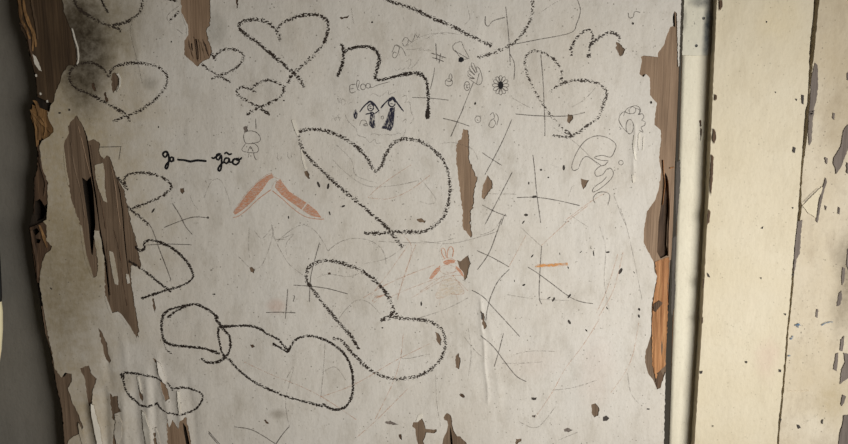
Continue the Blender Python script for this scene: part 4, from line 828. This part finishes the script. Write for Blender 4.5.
cr(T('J', (432, 170), (440, 240), (446, 310), (462, 432)), T('J', (370, 335), (440, 334), (520, 345), (612, 366)), label='large upright pencil cross beside the heart-shaped chip')
cr(T('J', (353, 238), (300, 340), (248, 440)), T('J', (238, 363), (285, 388), (332, 406)), label='slanted pencil cross below the brown diamond chip')
cr(T('K', (312, -5), (290, 60), (262, 130), (220, 190)), T('K', (218, 117), (280, 145), (342, 180)), label='slanted pencil cross between the tall strip and the orange dash')
cr(T('K', (342, 188), (300, 232), (272, 290), (258, 340), (252, 385)), T('K', (198, 268), (240, 292), (280, 335), (340, 400), (382, 446)), label='curved pencil cross above the paint crack')
cr(T('K', (466, 98), (460, 180), (456, 290), (466, 322)), T('K', (413, 180), (450, 203), (500, 240), (570, 292), (615, 312), (662, 320)), label='pencil cross through the orange dash')
cr(T('L', (232, 28), (280, 70), (325, 130), (370, 185), (408, 206)), T('L', (320, 20), (303, 85), (284, 148)), label='long curved pencil stroke crossed by a short one, beside the paint crack')
cr(T('G', (420, 86), (402, 150), (385, 225), (381, 314)), T('G', (320, 249), (400, 255), (460, 265), (528, 283)), label='pencil cross over the rounded heart corner')
cr(T('G', (298, 263), (294, 320), (289, 378)), T('G', (215, 354), (270, 352), (328, 355)), label='small pencil cross over a faint brown stain')
cr(T('B', (660, 358), (690, 405), (710, 444)) + T('C', (737, 56)), T('C', (628, 29), (680, 8)) + T('B', (740, 410), (795, 412)), label='pencil cross beside the upper half-heart')
cr(T('C', (548, -5), (580, 30), (610, 110), (655, 230)), T('C', (560, 96), (640, 92), (735, 95)), label='pencil cross over the lower half-heart')
cr(T('H', (92, 378), (165, 392), (250, 442)), T('H', (302, 378), (275, 410), (252, 445)), label='bent pencil cross at the bottom of the picture')
cr(T('B', (380, 142), (465, 140)), T('B', (462, 142), (455, 190)), label='thin pencil corner beside the large torn patch')
pen('pencil_line', [T('G', (318, 290), (324, 292), (318, 312))], None); pen('pencil_line', [T('H', (-6, 402), (30, 444))], None); pen('pencil_line', [T('D', (798, 395), (842, 446))], None)
pen('pencil_line', [T('J', (582, 292), (568, 332))], None, M_pencilfaint); pen('pencil_line', [T('J', (310, 440), (322, 405), (330, 400))], None)
gh = pen('curly_head_doodle', [T('GD', (65, 280), (48, 286), (42, 268), (60, 220), (90, 180), (130, 163), (170, 170), (198, 192), (195, 215), (180, 238), (150, 232), (122, 240), (150, 250), (172, 250)), T('GD', (65, 280), (78, 248), (95, 236), (120, 250), (146, 268))], 'pencilled mushroom-like cap', None, 0.85)
pen('zigzag_doodle', [T('GD', (172, 252), (160, 266), (140, 272), (124, 290), (130, 306), (152, 300), (166, 282), (180, 278), (190, 295), (178, 320), (140, 352), (116, 362), (122, 345), (150, 325), (166, 308)), T('GD', (125, 402), (118, 385), (132, 366), (158, 362), (177, 374), (170, 410))], 'looping pencil zigzag below the cap', None, 0.85)
pen('small_circle', [T('GD', *ell(217, 258, 8, 8, 10))], 'tiny pencil circle beside the cap', None, 0.75)
pen('cloud_flower_doodle', [T('GD', (238, 150), (216, 122), (210, 100), (225, 78), (248, 84), (246, 70), (262, 56), (280, 60), (286, 75), (278, 88), (292, 84), (298, 96), (290, 108), (302, 112), (300, 126), (288, 132), (295, 150), (280, 142)), T('GD', *ell(248, 130, 13, 26, 12)), T('GD', (210, 130), (218, 138), (212, 140))], 'curly pencil flower-cloud beside the torn edge', None, 0.85)
dd = pen('face_doodle', [T('DD', (20, 118), (50, 103), (85, 113), (102, 142), (86, 160), (30, 163), (20, 118)), T('DD', (30, 164), (10, 195), (25, 206), (75, 211), (92, 198), (85, 176), (60, 160)), T('DD', (40, 206), (52, 180), (66, 206)), T('DD', (50, 178), (52, 192), (58, 188)), T('DD', (46, 210), (42, 235)), T('DD', (66, 212), (76, 240), (84, 246))], 'pencilled two-tier face doodle near the handwriting', None, 0.85)
pen('pencil_line', [T('DD', (78, 42), (80, 95))], None, M_pencil, 0.9)
pen('letter_doodle', [T('DD', (185, 210), (186, 240), (198, 250), (206, 228))], 'faint pencilled letter U', M_pencilfaint, 1.0)
pen('letter_doodle', [T('DD', (236, 208), (238, 235), (252, 238), (256, 212))], 'second faint pencilled letter U', M_pencilfaint, 0.9)
pen('small_circle', [T('J', *ell(222, 36, 11, 13, 10)), T('J', (218, 36), (224, 42))], 'tiny pencilled circle beside the numerals', None, 0.7)
pen('numeral_doodle', [T('J', (268, 20), (280, 10), (285, 30), (272, 40), (264, 60), (278, 68), (290, 50), (282, 36)), T('J', (290, 12), (300, 30), (294, 60))], 'tiny pencilled rounded numerals', M_pencil, 0.7)
pen('pencil_line', [T('I', (796, 48), (800, 68), (815, 66), (822, 45), (842, 48))], None, M_pencil, .9)
pen('curl_doodle', [T('I', (780, 444), (790, 420), (810, 408), (826, 415), (822, 432), (800, 436)), T('I', (826, 415), (840, 420), (842, 440))], None, M_pencil, 0.8)

# faint, wandering lines: many, thin, lying over one another
FA = [(M_pencilfaint, T('MH', (5, 10), (12, 50), (30, 100), (80, 185), (150, 240))), (M_pencilfaint, T('MH', (30, 95), (60, 65), (110, 30), (150, 22), (190, 45), (225, 90), (246, 132))), (M_pencilfaint, T('MH', (246, 132), (290, 97), (350, 78), (420, 86), (470, 118), (490, 160), (492, 200))),
      (M_pencilfaint, T('MH', (70, 150), (70, 100), (100, 60), (60, 75), (20, 85))), (M_pencilfaint, T('MH', (200, 245), (250, 230), (330, 240), (380, 225))), (M_faintred, T('MH', (395, 330), (480, 280), (580, 235), (700, 190))), (M_pencilfaint, T('MH', (400, 185), (500, 160), (590, 95))), (M_faintred, T('MH', (540, 340), (570, 230), (620, 100))),
      (M_pencilfaint, T('MH', (290, 420), (330, 370), (370, 340), (420, 350), (470, 400))), (M_faintred, T('MH', (500, 330), (620, 280), (740, 240), (830, 235))), (M_pencilfaint, T('MH', (460, 90), (560, 95), (700, 95), (790, 75))), (M_faintred, T('MH', (430, 320), (520, 200), (590, 100))),
      (M_faintred, T('MH', (560, 60), (600, 130), (540, 330))), (M_faintred, T('MH', (600, 330), (760, 250), (840, 300))), (M_pencilfaint, T('MH', (620, 420), (740, 380), (840, 330))),
      (M_faintred, T('F', (605, 335), (640, 300), (700, 255), (770, 210))), (M_faintred, T('F', (605, 335), (680, 340), (760, 310), (842, 250))), (M_pencilfaint, T('F', (470, 190), (520, 240), (600, 290), (700, 290), (800, 270))), (M_pencilfaint, T('F', (480, 130), (540, 190), (560, 250), (640, 280))),
      (M_faintred, T('H', (130, 130), (240, 180), (340, 220), (430, 265), (560, 350))), (M_faintred, T('H', (420, 265), (520, 230), (600, 190), (700, 130), (842, 60))), (M_pencilfaint, T('H', (285, 210), (320, 150), (290, 280), (305, 380))), (M_faintred, T('H', (740, 20), (728, 120), (700, 210), (632, 350))), (M_pencilfaint, T('H', (735, 90), (740, 118), (842, 100))),
      (M_pencilfaint, T('H', (425, 260), (435, 150), (440, 60))), (M_pencilfaint, T('H', (430, 170), (480, 150), (520, 200))), (M_faintred, T('H', (560, 420), (640, 350), (760, 230))),
      (M_faintred, T('BR', (500, -5), (440, 90), (380, 170), (330, 260), (270, 350))), (M_pencilfaint, T('BR', (330, 252), (400, 243), (490, 215))), (M_pencilfaint, T('BR', (190, 125), (250, 112), (340, 112))), (M_pencilfaint, T('BR', (150, 155), (220, 155), (300, 150))), (M_pencilfaint, T('BR', (15, 60), (60, 115), (95, 140))),
      (M_faintred, T('BR', (640, 10), (620, 120), (590, 190), (540, 260))), (M_pencilfaint, T('BR', (30, 30), (40, 120), (30, 200))), (M_pencilfaint, T('BR', (600, 190), (612, 260), (640, 300))),
      (M_faintred, T('SP', (400, 20), (330, 75), (225, 170))), (M_pencilfaint, T('SP', (520, 30), (545, 110), (570, 220), (600, 370))), (M_faintred, T('SP', (510, 200), (470, 330), (430, 420))), (M_pencilfaint, T('SP', (440, 90), (465, 180), (460, 300), (480, 420))), (M_pencilfaint, T('SP', (150, 100), (225, 170))), (M_faintred, T('SP', (170, 130), (105, 250))), (M_pencilfaint, T('SP', (100, 350), (200, 365), (330, 372))),
      (M_faintred, T('SP', (530, 190), (495, 330), (440, 430))), (M_pencilfaint, T('SP', (340, 60), (400, 100))), (M_pencilfaint, T('SP', (0, 130), (50, 110), (85, 60), (80, 50))),
      (M_pencilfaint, T('J', (75, 130), (130, 125), (200, 150), (222, 190))), (M_pencilfaint, T('J', (500, 60), (600, 130), (690, 220))), (M_faintred, T('J', (720, 310), (640, 360), (560, 420))), (M_pencilfaint, T('J', (0, 260), (60, 340), (40, 360), (0, 350))), (M_pencilfaint, T('J', (80, 290), (85, 330))), (M_pencilfaint, T('J', (235, 320), (370, 322))), (M_pencilfaint, T('J', (740, 320), (770, 400), (790, 444))),
      (M_pencilfaint, T('K', (0, 80), (120, 90), (260, 55), (300, 40))), (M_faintred, T('K', (0, 275), (90, 215), (160, 190))), (M_pencilfaint, T('G', (150, 30), (148, 100), (152, 145))), (M_pencilfaint, T('G', (240, 20), (235, 80), (200, 170), (160, 185), (110, 140))), (M_pencilfaint, T('G', (170, 40), (200, 70), (240, 30), (245, 70), (290, 75))), (M_pencilfaint, T('WR', (220, 330), (240, 380), (270, 415))), (M_pencilfaint, T('WR', (300, 350), (340, 260), (390, 250), (430, 330), (445, 390))),
      (M_pencilfaint, T('A', (505, 90), (500, 130), (530, 250), (545, 320))), (M_pencilfaint, T('A', (700, 130), (640, 70), (690, 20))), (M_pencilfaint, T('I', (20, 150), (80, 125), (160, 135))), (M_pencilfaint, T('I', (180, 20), (190, 70), (170, 95))), (M_pencilfaint, T('E', (540, 30), (550, 90))), (M_pencilfaint, T('E', (780, 185), (842, 190))),
      (M_pencilfaint, T('L', (380, 360), (450, 380), (520, 300))), (M_pencilfaint, T('L', (530, 430), (605, 398))), (M_pencilfaint, T('L', (60, 180), (65, 290), (80, 380)))]
for m, s in FA:
    pen('faint_pencil_line', [s], None, m, 0.95)
